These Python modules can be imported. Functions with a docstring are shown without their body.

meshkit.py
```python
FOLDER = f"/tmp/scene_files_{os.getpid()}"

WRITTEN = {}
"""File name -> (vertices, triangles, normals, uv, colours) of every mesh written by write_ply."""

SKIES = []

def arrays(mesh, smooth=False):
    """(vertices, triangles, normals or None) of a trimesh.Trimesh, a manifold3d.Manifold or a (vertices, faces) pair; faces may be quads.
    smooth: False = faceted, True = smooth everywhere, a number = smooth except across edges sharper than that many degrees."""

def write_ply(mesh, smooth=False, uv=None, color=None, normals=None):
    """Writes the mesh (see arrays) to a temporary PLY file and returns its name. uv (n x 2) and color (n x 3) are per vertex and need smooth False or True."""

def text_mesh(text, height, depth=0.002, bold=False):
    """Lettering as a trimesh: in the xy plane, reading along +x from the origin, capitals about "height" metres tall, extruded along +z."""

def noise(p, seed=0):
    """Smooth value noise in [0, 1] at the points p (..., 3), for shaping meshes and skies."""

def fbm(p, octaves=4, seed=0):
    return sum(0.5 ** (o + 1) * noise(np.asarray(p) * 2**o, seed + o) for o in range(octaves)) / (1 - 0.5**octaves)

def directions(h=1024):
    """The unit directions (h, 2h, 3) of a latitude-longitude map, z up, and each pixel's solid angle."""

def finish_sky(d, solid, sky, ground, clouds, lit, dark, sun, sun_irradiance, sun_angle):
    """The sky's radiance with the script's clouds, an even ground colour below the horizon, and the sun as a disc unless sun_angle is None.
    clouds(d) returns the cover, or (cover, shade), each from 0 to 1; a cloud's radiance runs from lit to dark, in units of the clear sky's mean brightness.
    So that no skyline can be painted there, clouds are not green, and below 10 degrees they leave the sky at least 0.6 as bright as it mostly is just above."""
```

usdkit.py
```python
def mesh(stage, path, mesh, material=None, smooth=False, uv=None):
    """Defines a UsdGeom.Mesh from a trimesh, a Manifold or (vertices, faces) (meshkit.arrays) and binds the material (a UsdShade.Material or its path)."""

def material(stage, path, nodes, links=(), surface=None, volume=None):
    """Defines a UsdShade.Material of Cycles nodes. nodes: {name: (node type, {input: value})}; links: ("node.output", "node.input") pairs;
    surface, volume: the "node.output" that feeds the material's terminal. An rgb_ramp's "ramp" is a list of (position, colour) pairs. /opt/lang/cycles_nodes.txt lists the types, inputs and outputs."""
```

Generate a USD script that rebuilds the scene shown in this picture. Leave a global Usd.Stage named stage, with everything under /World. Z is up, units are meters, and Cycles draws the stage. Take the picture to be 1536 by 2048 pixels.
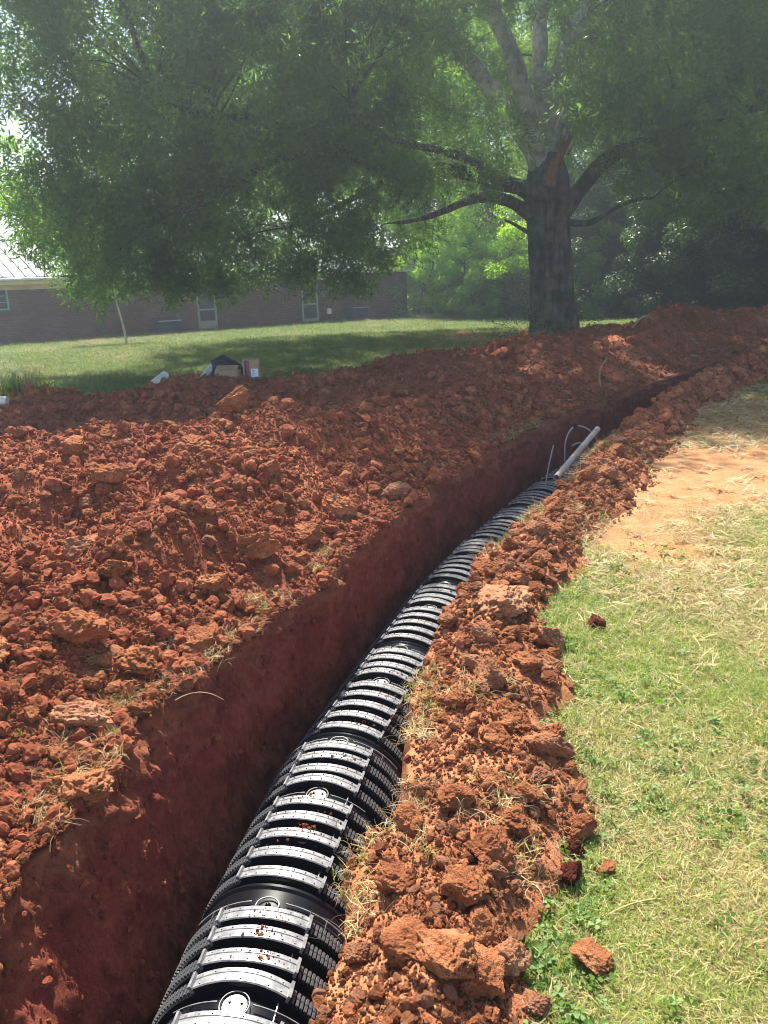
import math
import numpy as np
import shapely
import trimesh
import meshkit
import usdkit
from scipy.spatial import cKDTree
from scipy.interpolate import CubicSpline
from pxr import Gf, Sdf, Usd, UsdGeom, UsdLux, UsdShade, Vt

# ------------------------------------------------------------------ camera, sky, sun, exposure
stage = Usd.Stage.CreateInMemory()
UsdGeom.SetStageUpAxis(stage, "Z")
UsdGeom.SetStageMetersPerUnit(stage, 1.0)
UsdGeom.Xform.Define(stage, "/World")
UsdGeom.Scope.Define(stage, "/World/Looks")

CAM_H, PITCH, ROLL = 1.9, math.radians(17.1), 0.03
EXPOSURE = 1.62
SUN_EL, SUN_AZ = math.radians(54.0), math.radians(-13.0)        # azimuth from +y towards +x
SKY_STRENGTH, SUN_INTENSITY = 0.088, 1.25

cam = UsdGeom.Camera.Define(stage, "/World/camera")
fw = np.array([0, math.cos(PITCH), -math.sin(PITCH)])
rt0, up0 = np.array([1.0, 0, 0]), np.array([0, math.sin(PITCH), math.cos(PITCH)])
rt = rt0 * math.cos(ROLL) - up0 * math.sin(ROLL)
up = up0 * math.cos(ROLL) + rt0 * math.sin(ROLL)
M4 = np.eye(4)
M4[0, :3], M4[1, :3], M4[2, :3], M4[3, :3] = rt, up, -fw, (0, 0, CAM_H)
cam.AddTransformOp().Set(Gf.Matrix4d(M4.tolist()))
cam.CreateHorizontalApertureAttr(36.0)
cam.CreateFocalLengthAttr(36.0 * 1540.0 / 1536.0)
cam.CreateExposureAttr(EXPOSURE)
cam.CreateClippingRangeAttr(Gf.Vec2f(0.05, 2000.0))

sun_dir = np.array([math.sin(SUN_AZ) * math.cos(SUN_EL), math.cos(SUN_AZ) * math.cos(SUN_EL), math.sin(SUN_EL)])
dome = UsdLux.DomeLight.Define(stage, "/World/sky")
dome.GetPrim().SetCustomDataByKey("kind", "structure")
sky_mat = usdkit.material(stage, "/World/Looks/sky_air", {
    "sky": ("sky_texture", {"sky_type": "single_scattering", "sun_disc": False, "sun_elevation": SUN_EL,
                            "sun_rotation": math.atan2(sun_dir[0], sun_dir[1]), "altitude": 200.0,
                            "air_density": 1.0, "aerosol_density": 2.0, "ozone_density": 1.0}),
    "bg": ("background_shader", {"strength": SKY_STRENGTH}),
}, [("sky.color", "bg.color")], surface="bg.background")
UsdShade.MaterialBindingAPI.Apply(dome.GetPrim()).Bind(sky_mat)
sun = UsdLux.DistantLight.Define(stage, "/World/sun")
sun.CreateIntensityAttr(SUN_INTENSITY)
sun.CreateNormalizeAttr(True)
sun.CreateAngleAttr(0.53)
sun.CreateColorAttr(Gf.Vec3f(1.0, 0.94, 0.84))
zl = sun_dir / np.linalg.norm(sun_dir)
xl = np.cross([0, 0, 1.0], zl); xl /= np.linalg.norm(xl)
yl = np.cross(zl, xl)
S4 = np.eye(4); S4[0, :3], S4[1, :3], S4[2, :3] = xl, yl, zl
sun.AddTransformOp().Set(Gf.Matrix4d(S4.tolist()))

HAZE_DENSITY, HAZE_FORWARD = 0.0026, 0.62
# ------------------------------------------------------------------ helpers
used_names = {}
def numbered(parent, name):
    k = used_names.get((parent, name), -1) + 1
    used_names[(parent, name)] = k
    return f"{parent}/{name}" if k == 0 else f"{parent}/{name}_{k:03d}"

def tag(prim, label=None, cat=None, group=None, kind=None):
    prim = prim.GetPrim() if hasattr(prim, "GetPrim") else prim
    for k, v in (("label", label), ("category", cat), ("group", group), ("kind", kind)):
        if v:
            prim.SetCustomDataByKey(k, v)
    return prim

def set_xf(x, loc=(0, 0, 0), rot=None, scale=None):
    """rot: a 3 x 3 matrix whose columns are the local axes"""
    m = np.eye(3) if rot is None else np.asarray(rot, float)
    if scale is not None:
        m = m * np.broadcast_to(scale, (3,))[None, :]
    t = np.eye(4); t[:3, :3] = m.T; t[3, :3] = loc
    x.AddTransformOp().Set(Gf.Matrix4d(t.tolist()))

def thing(name, loc=(0, 0, 0), rot=None, label=None, cat=None, group=None, kind=None, scale=None):
    x = UsdGeom.Xform.Define(stage, numbered("/World", name))
    set_xf(x, loc, rot, scale)
    return tag(x, label, cat, group, kind)

def part(parent, name, mesh, mat, smooth=False, label=None, kind=None):
    p = str(parent.GetPath()) if hasattr(parent, "GetPath") else parent
    m = usdkit.mesh(stage, numbered(p, name), mesh, mat, smooth=smooth)
    tag(m, label=label, kind=kind)
    return m.GetPrim()

def copy_of(proto_path, name, loc, rot, label, cat, group=None, scale=None):
    x = UsdGeom.Xform.Define(stage, numbered("/World", name))
    x.GetPrim().GetReferences().AddInternalReference(proto_path)
    x.GetPrim().SetInstanceable(True)
    set_xf(x, loc, rot, scale)
    return tag(x, label, cat, group)

def rotz(a):
    c, s = math.cos(a), math.sin(a)
    return np.array([[c, -s, 0], [s, c, 0], [0, 0, 1.0]])
def rotx(a):
    c, s = math.cos(a), math.sin(a)
    return np.array([[1.0, 0, 0], [0, c, -s], [0, s, c]])
def roty(a):
    c, s = math.cos(a), math.sin(a)
    return np.array([[c, 0, s], [0, 1.0, 0], [-s, 0, c]])

class MB:
    """collects shapes into one mesh"""
    def __init__(self):
        self.v, self.f, self.n = [], [], 0
    def add(self, v, f):
        v, f = np.asarray(v, float), np.asarray(f, int)
        if f.shape[1] == 4:
            f = np.vstack([f[:, [0, 1, 2]], f[:, [0, 2, 3]]])
        self.v.append(v); self.f.append(f + self.n); self.n += len(v)
        return self
    def box(self, c, size, rot=None):
        h = np.asarray(size, float) / 2
        v = np.array([[x, y, z] for x in (-1, 1) for y in (-1, 1) for z in (-1, 1)], float) * h
        if rot is not None:
            v = v @ np.asarray(rot).T
        f = [[0, 1, 3, 2], [4, 6, 7, 5], [0, 4, 5, 1], [2, 3, 7, 6], [0, 2, 6, 4], [1, 5, 7, 3]]
        return self.add(v + np.asarray(c, float), f)
    def tube(self, pts, r, sides=8, cap=True):
        v, f = tube(pts, r, sides, cap)
        return self.add(v, f)
    def mesh(self):
        return np.vstack(self.v), np.vstack(self.f)

def tube(pts, r, sides=8, cap=True):
    p = np.asarray(pts, float); r = np.broadcast_to(r, (len(p),))
    t = np.gradient(p, axis=0); t /= np.linalg.norm(t, axis=1, keepdims=True) + 1e-12
    ref = np.array([0, 0, 1.0]) if abs(t[:, 2]).mean() < 0.8 else np.array([1.0, 0, 0])
    a = np.cross(t, ref); a /= np.linalg.norm(a, axis=1, keepdims=True) + 1e-12
    b = np.cross(t, a)
    ang = np.arange(sides) * 2 * np.pi / sides
    v = p[:, None] + r[:, None, None] * (np.cos(ang)[None, :, None] * a[:, None] + np.sin(ang)[None, :, None] * b[:, None])
    i, j = np.meshgrid(np.arange(len(p) - 1), np.arange(sides), indexing="ij")
    q = np.stack([i * sides + j, i * sides + (j + 1) % sides, (i + 1) * sides + (j + 1) % sides, (i + 1) * sides + j], -1).reshape(-1, 4)
    v = v.reshape(-1, 3); f = np.vstack([q[:, [0, 1, 2]], q[:, [0, 2, 3]]])
    if cap:
        n = len(v); v = np.vstack([v, p[0], p[-1]])
        k = np.arange(sides); e = (len(p) - 1) * sides
        f = np.vstack([f, np.stack([np.full(sides, n), (k + 1) % sides, k], 1), np.stack([np.full(sides, n + 1), e + k, e + (k + 1) % sides], 1)])
    return v, f

def grid_faces(nu, nv, keep=None):
    i, j = np.meshgrid(np.arange(nu - 1), np.arange(nv - 1), indexing="ij")
    q = np.stack([i * nv + j, (i + 1) * nv + j, (i + 1) * nv + j + 1, i * nv + j + 1], -1).reshape(-1, 4)
    if keep is not None:
        k = keep.reshape(nu, nv)
        k = k[:-1, :-1] & k[1:, :-1] & k[:-1, 1:] & k[1:, 1:]
        q = q[k.ravel()]
    return q

def compact(v, f):
    u, inv = np.unique(f, return_inverse=True)
    return v[u], inv.reshape(f.shape), u

def smooth_path(pts, n):
    p = np.asarray(pts, float)
    d = np.r_[0, np.cumsum(np.linalg.norm(np.diff(p, axis=0), axis=1))]
    return CubicSpline(d, p)(np.linspace(0, d[-1], n))

def fbm2(x, y, scale, octaves=4, seed=0):
    return meshkit.fbm(np.stack([x * scale, y * scale, np.zeros_like(x) + 0.37], -1), octaves, seed) - 0.5

def sst(e0, e1, x):
    t = np.clip((x - e0) / (e1 - e0), 0, 1)
    return t * t * (3 - 2 * t)

def quat_from_mats(m):
    """n x 3 x 3 (columns = local axes) -> n x 4 (w, x, y, z)"""
    from scipy.spatial.transform import Rotation
    q = Rotation.from_matrix(m).as_quat()
    return q[:, [3, 0, 1, 2]]

def scatter(path_parent, name, protos, pos, quat, scale, idx, label=None, cat=None, kind="stuff"):
    """protos: list of (mesh, material, smooth)"""
    path = numbered(path_parent, name)
    pi = UsdGeom.PointInstancer.Define(stage, path)
    targets = []
    for k, (mesh, mat, sm) in enumerate(protos):
        m = usdkit.mesh(stage, f"{path}/piece_{k:03d}" if k else f"{path}/piece", mesh, mat, smooth=sm)
        targets.append(m.GetPath())
    pi.CreatePrototypesRel().SetTargets(targets)
    n = len(pos)
    pi.CreatePositionsAttr(Vt.Vec3fArray.FromNumpy(np.asarray(pos, np.float32)))
    q = np.asarray(quat, np.float32)
    pi.CreateOrientationsAttr(Vt.QuathArray([Gf.Quath(float(a), float(b), float(c), float(d)) for a, b, c, d in q]))
    sc = np.asarray(scale, np.float32)
    if sc.ndim == 1:
        sc = np.repeat(sc[:, None], 3, 1)
    pi.CreateScalesAttr(Vt.Vec3fArray.FromNumpy(sc))
    pi.CreateProtoIndicesAttr(Vt.IntArray.FromNumpy(np.asarray(idx, np.int32)))
    return tag(pi, label, cat, None, kind)

def quat_yaw_tilt(yaw, tilt, tdir):
    """rotation: yaw about z then tilt about a horizontal axis"""
    from scipy.spatial.transform import Rotation as Rn
    axis = np.stack([np.cos(tdir), np.sin(tdir), np.zeros_like(tdir)], -1)
    q = (Rn.from_rotvec(axis * tilt[:, None]) * Rn.from_euler("z", yaw)).as_quat()
    return q[:, [3, 0, 1, 2]]

# ------------------------------------------------------------------ materials
def mat(name, nodes, links, surface):
    return usdkit.material(stage, "/World/Looks/" + name, nodes, links, surface=surface)

def soil_mat(name, dark, mid, light, scale=6.0, coord="pos", bump=0.6, rnd=0.0, fine=90.0):
    src = {"pos": ("geometry", "geo.position"), "obj": ("texture_coordinate", "geo.object")}[coord]
    n = {"geo": (src[0], {}),
         "n1": ("noise_texture", {"scale": scale, "detail": 5.0, "roughness": 0.6}),
         "n2": ("noise_texture", {"scale": fine, "detail": 4.0, "roughness": 0.65}),
         "mixn": ("mix_float", {"fac": 0.5}),
         "n3": ("noise_texture", {"scale": scale * 0.18, "detail": 3.0, "roughness": 0.6}), "br": ("map_range", {"from_min": 0.3, "from_max": 0.7, "to_min": -0.14, "to_max": 0.14}), "bsum": ("math", {"math_type": "add"}),
         "ramp": ("rgb_ramp", {"ramp": [(0.22, dark), (0.5, mid), (0.76, light)]}),
         "bump": ("bump", {"strength": bump, "distance": 0.018}),
         "p": ("principled_bsdf", {"roughness": 0.95, "specular_ior_level": 0.15})}
    l = [(src[1], "n1.vector"), (src[1], "n2.vector"), (src[1], "n3.vector"), ("n3.fac", "br.value"), ("br.result", "bsum.value1"), ("mixn.result", "bsum.value2"), ("n1.fac", "mixn.a"), ("n2.fac", "mixn.b"),
         ("n2.fac", "bump.height"), ("bump.normal", "p.normal")]
    if rnd:
        n["oi"] = ("object_info", {})
        n["mr"] = ("map_range", {"from_min": 0.0, "from_max": 1.0, "to_min": -rnd, "to_max": rnd})
        n["add"] = ("math", {"math_type": "add"})
        l += [("oi.random", "mr.value"), ("mr.result", "add.value1"), ("bsum.value", "add.value2"), ("add.value", "ramp.fac")]
    else:
        l += [("bsum.value", "ramp.fac")]
    l += [("ramp.color", "p.base_color")]
    return mat(name, n, l, "p.BSDF")

RED_D, RED_M, RED_L = (0.13, 0.033, 0.017), (0.25, 0.072, 0.033), (0.38, 0.142, 0.066)
M_soil = soil_mat("red_clay", RED_D, RED_M, RED_L)
M_dry = soil_mat("dry_orange_clay", (0.19, 0.062, 0.028), (0.31, 0.118, 0.052), (0.44, 0.215, 0.105))
M_crumb_dry = soil_mat("dry_clay_crumbs", (0.18, 0.055, 0.025), (0.30, 0.108, 0.046), (0.43, 0.20, 0.095), scale=3.0, coord="obj", rnd=0.14, fine=20.0)
M_crumb = soil_mat("red_clay_crumbs", RED_D, RED_M, RED_L, scale=3.0, coord="obj", rnd=0.12, fine=20.0)
M_clod = soil_mat("red_clay_clods", (0.16, 0.050, 0.021), (0.285, 0.103, 0.042), (0.41, 0.185, 0.085), scale=2.0, coord="obj", rnd=0.12, fine=9.0, bump=1.0)
M_clod_tan = soil_mat("tan_topsoil_clods", (0.20, 0.078, 0.04), (0.33, 0.145, 0.073), (0.45, 0.235, 0.13), scale=2.0, coord="obj", rnd=0.10, fine=9.0, bump=1.0)
M_clod_dark = soil_mat("dark_red_clod", (0.07, 0.014, 0.009), (0.115, 0.024, 0.014), (0.17, 0.042, 0.022), scale=2.5, coord="obj", fine=16.0, bump=1.0)

def trench_mat():
    n = {"geo": ("geometry", {}),
         "map": ("mapping", {"mapping_type": "point", "scale": (1.0, 1.0, 0.55)}),
         "n1": ("noise_texture", {"scale": 3.5, "detail": 5.0, "roughness": 0.6}),
         "n2": ("noise_texture", {"scale": 38.0, "detail": 6.0, "roughness": 0.75}),
         "mixn": ("mix_float", {"fac": 0.5}),
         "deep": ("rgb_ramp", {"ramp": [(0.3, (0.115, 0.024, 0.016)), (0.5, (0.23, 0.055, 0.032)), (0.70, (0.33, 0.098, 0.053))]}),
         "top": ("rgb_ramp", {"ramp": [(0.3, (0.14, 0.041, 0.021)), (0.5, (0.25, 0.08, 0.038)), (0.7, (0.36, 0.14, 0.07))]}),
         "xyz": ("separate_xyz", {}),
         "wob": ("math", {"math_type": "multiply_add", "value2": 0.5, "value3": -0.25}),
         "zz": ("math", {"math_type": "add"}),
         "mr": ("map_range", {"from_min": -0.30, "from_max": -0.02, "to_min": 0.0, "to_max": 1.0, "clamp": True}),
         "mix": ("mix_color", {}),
         "bump": ("bump", {"strength": 1.0, "distance": 0.03}),
         "p": ("principled_bsdf", {"roughness": 0.9, "specular_ior_level": 0.2})}
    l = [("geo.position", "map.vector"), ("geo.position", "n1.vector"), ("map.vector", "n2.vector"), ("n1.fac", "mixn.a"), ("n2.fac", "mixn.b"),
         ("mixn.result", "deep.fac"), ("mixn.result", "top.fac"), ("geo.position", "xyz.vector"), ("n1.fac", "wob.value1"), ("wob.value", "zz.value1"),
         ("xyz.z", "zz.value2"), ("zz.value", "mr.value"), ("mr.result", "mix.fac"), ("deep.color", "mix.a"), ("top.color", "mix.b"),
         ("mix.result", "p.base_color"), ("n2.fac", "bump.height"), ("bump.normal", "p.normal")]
    return mat("trench_clay", n, l, "p.BSDF")
M_trench = trench_mat()

def lawn_mat():
    n = {"geo": ("geometry", {}),
         "bare": ("attribute", {"attribute": "bare"}),
         "n1": ("noise_texture", {"scale": 1.2, "detail": 4.0}),
         "n2": ("noise_texture", {"scale": 45.0, "detail": 5.0, "roughness": 0.7}),
         "n3": ("noise_texture", {"scale": 7.0, "detail": 5.0, "roughness": 0.6}),
         "thatch": ("rgb_ramp", {"ramp": [(0.3, (0.06, 0.05, 0.02)), (0.5, (0.15, 0.115, 0.05)), (0.7, (0.27, 0.20, 0.095))]}),
         "green": ("rgb_ramp", {"ramp": [(0.3, (0.028, 0.05, 0.012)), (0.55, (0.07, 0.11, 0.025)), (0.75, (0.14, 0.15, 0.05))]}),
         "dirt": ("rgb_ramp", {"ramp": [(0.28, (0.20, 0.095, 0.045)), (0.5, (0.35, 0.175, 0.08)), (0.72, (0.46, 0.275, 0.145))]}),
         "gm": ("map_range", {"from_min": 0.35, "from_max": 0.65, "to_min": 0.2, "to_max": 0.9, "clamp": True}),
         "mixg": ("mix_color", {}), "mixn": ("mix_float", {"fac": 0.45}), "mixb": ("mix_color", {}),
         "bump": ("bump", {"strength": 0.8, "distance": 0.02}),
         "p": ("principled_bsdf", {"roughness": 0.95, "specular_ior_level": 0.1})}
    l = [("geo.position", f"{k}.vector") for k in ("n1", "n2", "n3")] + [("n1.fac", "gm.value"), ("gm.result", "mixg.fac"), ("n2.fac", "thatch.fac"), ("n2.fac", "green.fac"),
         ("thatch.color", "mixg.a"), ("green.color", "mixg.b"), ("n2.fac", "mixn.a"), ("n3.fac", "mixn.b"), ("mixn.result", "dirt.fac"),
         ("bare.fac", "mixb.fac"), ("mixg.result", "mixb.a"), ("dirt.color", "mixb.b"), ("mixb.result", "p.base_color"), ("n2.fac", "bump.height"), ("bump.normal", "p.normal")]
    return mat("lawn_earth", n, l, "p.BSDF")
M_lawn = lawn_mat()

def blade_mat(name, cols, trans=0.35, rough=0.55, tv=1.5):
    n = {"oi": ("object_info", {}), "ramp": ("rgb_ramp", {"ramp": [(k / (len(cols) - 1), c) for k, c in enumerate(cols)]}),
         "tc": ("geometry", {}), "nz": ("noise_texture", {"scale": 2.2, "detail": 2.0}),
         "mr": ("map_range", {"from_min": 0.3, "from_max": 0.7, "to_min": -0.25, "to_max": 0.25}), "add": ("math", {"math_type": "add"}),
         "p": ("principled_bsdf", {"roughness": rough, "specular_ior_level": 0.45}),
         "hsv": ("hsv", {"saturation": 1.2, "value": tv, "hue": 0.49}), "t": ("translucent_bsdf", {}), "m": ("mix_closure", {"fac": trans})}
    l = [("tc.position", "nz.vector"), ("nz.fac", "mr.value"), ("oi.random", "add.value1"), ("mr.result", "add.value2"), ("add.value", "ramp.fac"),
         ("ramp.color", "p.base_color"), ("ramp.color", "hsv.color"), ("hsv.color", "t.color"), ("p.BSDF", "m.closure1"), ("t.BSDF", "m.closure2")]
    return mat(name, n, l, "m.closure")
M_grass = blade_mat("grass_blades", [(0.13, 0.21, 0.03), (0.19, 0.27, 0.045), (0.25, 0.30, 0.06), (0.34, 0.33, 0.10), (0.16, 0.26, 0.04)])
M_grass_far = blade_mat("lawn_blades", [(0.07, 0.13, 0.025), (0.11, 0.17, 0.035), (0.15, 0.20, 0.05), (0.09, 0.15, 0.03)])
M_straw = blade_mat("straw_blades", [(0.36, 0.27, 0.12), (0.48, 0.38, 0.18), (0.28, 0.20, 0.09), (0.44, 0.36, 0.14)], trans=0.2)
M_weed = blade_mat("weed_leaves", [(0.06, 0.13, 0.02), (0.10, 0.19, 0.03), (0.15, 0.23, 0.045)], trans=0.4)
M_leaf = blade_mat("oak_leaves", [(0.060, 0.125, 0.040), (0.085, 0.162, 0.046), (0.13, 0.21, 0.055), (0.095, 0.17, 0.042)], trans=0.52, rough=0.34, tv=2.3)
M_leaf_bright = blade_mat("woods_leaves", [(0.10, 0.19, 0.03), (0.14, 0.24, 0.036), (0.20, 0.30, 0.05)], trans=0.6, rough=0.5, tv=2.8)
M_leaf_dark = blade_mat("dark_woods_leaves", [(0.032, 0.07, 0.022), (0.05, 0.098, 0.028), (0.07, 0.12, 0.032)], trans=0.35, rough=0.45)

def plain(name, col, rough=0.6, spec=0.4, nscale=None, ncol=None, bump=0.0, coord="pos", lo=0.4, hi=0.62):
    n = {"p": ("principled_bsdf", {"roughness": rough, "specular_ior_level": spec, "base_color": col})}
    l = []
    if nscale:
        src = {"pos": ("geometry", "geo.position"), "obj": ("texture_coordinate", "geo.object")}[coord]
        n["geo"] = (src[0], {})
        n["nz"] = ("noise_texture", {"scale": nscale, "detail": 5.0, "roughness": 0.65})
        n["ramp"] = ("rgb_ramp", {"ramp": [(lo, col), (hi, ncol or tuple(c * 1.4 for c in col))]})
        l += [(src[1], "nz.vector"), ("nz.fac", "ramp.fac"), ("ramp.color", "p.base_color")]
        if bump:
            n["b"] = ("bump", {"strength": bump, "distance": 0.01})
            l += [("nz.fac", "b.height"), ("b.normal", "p.normal")]
    return mat(name, n, l, "p.BSDF")

M_hdpe = plain("black_plastic", (0.005, 0.005, 0.007), rough=0.24, spec=0.16)
M_hdpe_slat = plain("black_plastic_slats", (0.07, 0.072, 0.078), rough=0.34, spec=0.5)
M_hdpe_rib = plain("scuffed_black_plastic", (0.13, 0.132, 0.14), rough=0.38, spec=0.5, nscale=30.0, ncol=(0.24, 0.24, 0.245), bump=0.08)
M_port = plain("dusty_plastic_cap", (0.11, 0.11, 0.115), rough=0.4, spec=0.5, nscale=25.0, ncol=(0.20, 0.20, 0.20))
M_pvc = plain("white_pvc", (0.72, 0.71, 0.66), rough=0.35, spec=0.5, nscale=8.0, ncol=(0.60, 0.53, 0.45))
M_wood_pale = plain("weathered_pipe", (0.55, 0.50, 0.43), rough=0.6, nscale=9.0, ncol=(0.40, 0.30, 0.22))
M_card = plain("brown_cardboard", (0.36, 0.235, 0.13), rough=0.85, spec=0.2, nscale=18.0, ncol=(0.42, 0.28, 0.16))
M_tape = plain("red_tape", (0.33, 0.06, 0.05), rough=0.4)
M_tape_dark = plain("dark_tape", (0.05, 0.055, 0.085), rough=0.4)
M_paper = plain("label_paper", (0.74, 0.76, 0.80), rough=0.6)
M_ink = plain("label_ink", (0.10, 0.10, 0.12), rough=0.7)
M_blackbag = plain("black_cloth", (0.016, 0.017, 0.024), rough=0.6)
M_tubing = plain("grey_tubing", (0.34, 0.35, 0.36), rough=0.4)
M_root = plain("roots", (0.36, 0.24, 0.14), rough=0.8, nscale=20.0, ncol=(0.24, 0.13, 0.07))
def bark(name, dark, light, scale, stretch, lo=0.42, hi=0.6):
    n = {"geo": ("geometry", {}), "map": ("mapping", {"mapping_type": "point", "scale": stretch}),
         "n1": ("noise_texture", {"scale": scale, "detail": 6.0, "roughness": 0.7}), "n2": ("noise_texture", {"scale": 3.0, "detail": 5.0, "roughness": 0.7}),
         "mx": ("mix_float", {"fac": 0.5}), "ramp": ("rgb_ramp", {"ramp": [(lo, dark), (hi, light)]}), "b": ("bump", {"strength": 0.9, "distance": 0.06}),
         "p": ("principled_bsdf", {"roughness": 0.9, "specular_ior_level": 0.2})}
    l = [("geo.position", "map.vector"), ("map.vector", "n1.vector"), ("geo.position", "n2.vector"), ("n1.fac", "mx.a"), ("n2.fac", "mx.b"), ("mx.result", "ramp.fac"),
         ("ramp.color", "p.base_color"), ("n1.fac", "b.height"), ("b.normal", "p.normal")]
    return mat(name, n, l, "p.BSDF")
M_bark = bark("oak_bark", (0.028, 0.023, 0.019), (0.12, 0.10, 0.085), 7.0, (1.0, 1.0, 0.13), lo=0.44, hi=0.58)
M_bark_pale = bark("pale_limb_bark", (0.22, 0.21, 0.19), (0.58, 0.58, 0.55), 5.0, (1.0, 1.0, 0.6), lo=0.40, hi=0.58)
M_splinter = plain("torn_heartwood", (0.24, 0.115, 0.052), rough=0.9, nscale=9.0, ncol=(0.11, 0.06, 0.035), bump=0.8)
M_bark_woods = bark("woods_bark", (0.04, 0.032, 0.025), (0.11, 0.09, 0.07), 9.0, (1.0, 1.0, 0.2))

# ------------------------------------------------------------------ terrain functions
AXIS = np.array([(-0.87, -1.0), (-0.82, 0.2), (-0.70, 1.3), (-0.58, 2.16), (-0.465, 2.92), (-0.21, 3.93), (0.03, 4.63), (0.33, 5.5), (0.83, 6.69), (1.42, 7.87),
                 (2.16, 9.2), (3.75, 11.5), (5.6, 13.9), (8.1, 16.9), (12.0, 21.2)])
_d = np.r_[0, np.cumsum(np.linalg.norm(np.diff(AXIS, axis=0), axis=1))]
_cs = CubicSpline(_d, AXIS)
S_ALL = np.linspace(0, _d[-1], 4000)
P_ALL = _cs(S_ALL)
T_ALL = _cs(S_ALL, 1); T_ALL /= np.linalg.norm(T_ALL, axis=1, keepdims=True)
R_ALL = np.stack([T_ALL[:, 1], -T_ALL[:, 0]], 1)          # to the right of the trench
_tree = cKDTree(P_ALL)
def s_at_y(y):
    return float(np.interp(y, P_ALL[:, 1], S_ALL))
def frame_at(s):
    return np.array([np.interp(s, S_ALL, P_ALL[:, 0]), np.interp(s, S_ALL, P_ALL[:, 1])]), np.array([np.interp(s, S_ALL, T_ALL[:, 0]), np.interp(s, S_ALL, T_ALL[:, 1])])
def st(x, y):
    x, y = np.asarray(x, float), np.asarray(y, float)
    _, i = _tree.query(np.stack([x.ravel(), y.ravel()], 1))
    d = np.stack([x.ravel(), y.ravel()], 1) - P_ALL[i]
    return S_ALL[i].reshape(x.shape), (d * R_ALL[i]).sum(1).reshape(x.shape)
Y_OF_S = lambda s: np.interp(s, S_ALL, P_ALL[:, 1])

def floor_z(s):
    return np.interp(Y_OF_S(s), [0, 9.5, 12, 14, 18], [-1.02, -1.02, -0.72, -0.38, -0.18])
def left_lip(s):
    y = Y_OF_S(s)
    return np.interp(y, [0, 2.2, 3.2, 3.9, 4.6, 5.4, 6.5, 8, 10, 14, 20], [.66, .66, .64, .51, .46, .48, .44, .46, .44, .38, .35]) + 0.20 * fbm2(s, s * 0, 2.3, 3, 5) + 0.16 * fbm2(s, s * 0, 7.0, 3, 6)
def right_lip(s):
    y = Y_OF_S(s)
    return np.interp(y, [0, 1.6, 2.15, 2.4, 3.3, 4.2, 4.6, 5.05, 5.4, 6.2, 7.0, 8.8, 12, 20], [.50, .49, .49, .63, .56, .52, .55, .52, .65, .75, .77, .74, .6, .5]) + 0.10 * fbm2(s, s * 0, 3.1, 3, 8) + 0.06 * fbm2(s, s * 0, 11.0, 2, 18)
def berm_outer(s):
    y = Y_OF_S(s)
    return np.interp(y, [0, 1.6, 2.0, 2.4, 3.2, 3.9, 4.7, 7.0, 8.9, 10.2, 11.4, 14, 20], [1.0, 1.0, 1.1, 1.2, 1.15, 1.12, 1.05, 1.25, 1.35, 1.15, 1.0, 1.2, 1.2]) + 0.42 * fbm2(s, s * 0, 2.4, 3, 9)

def lawn_h(x, y):
    return 0.05 * fbm2(x, y, 0.5, 3, 1) + 0.016 * fbm2(x, y, 6.0, 3, 2) - 0.28 * sst(25, 31, y - 0.35 * x) + 0.12 * sst(16, 25, y) * sst(8, -4, x) - 0.35 * sst(60, 140, np.hypot(x, y))

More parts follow.
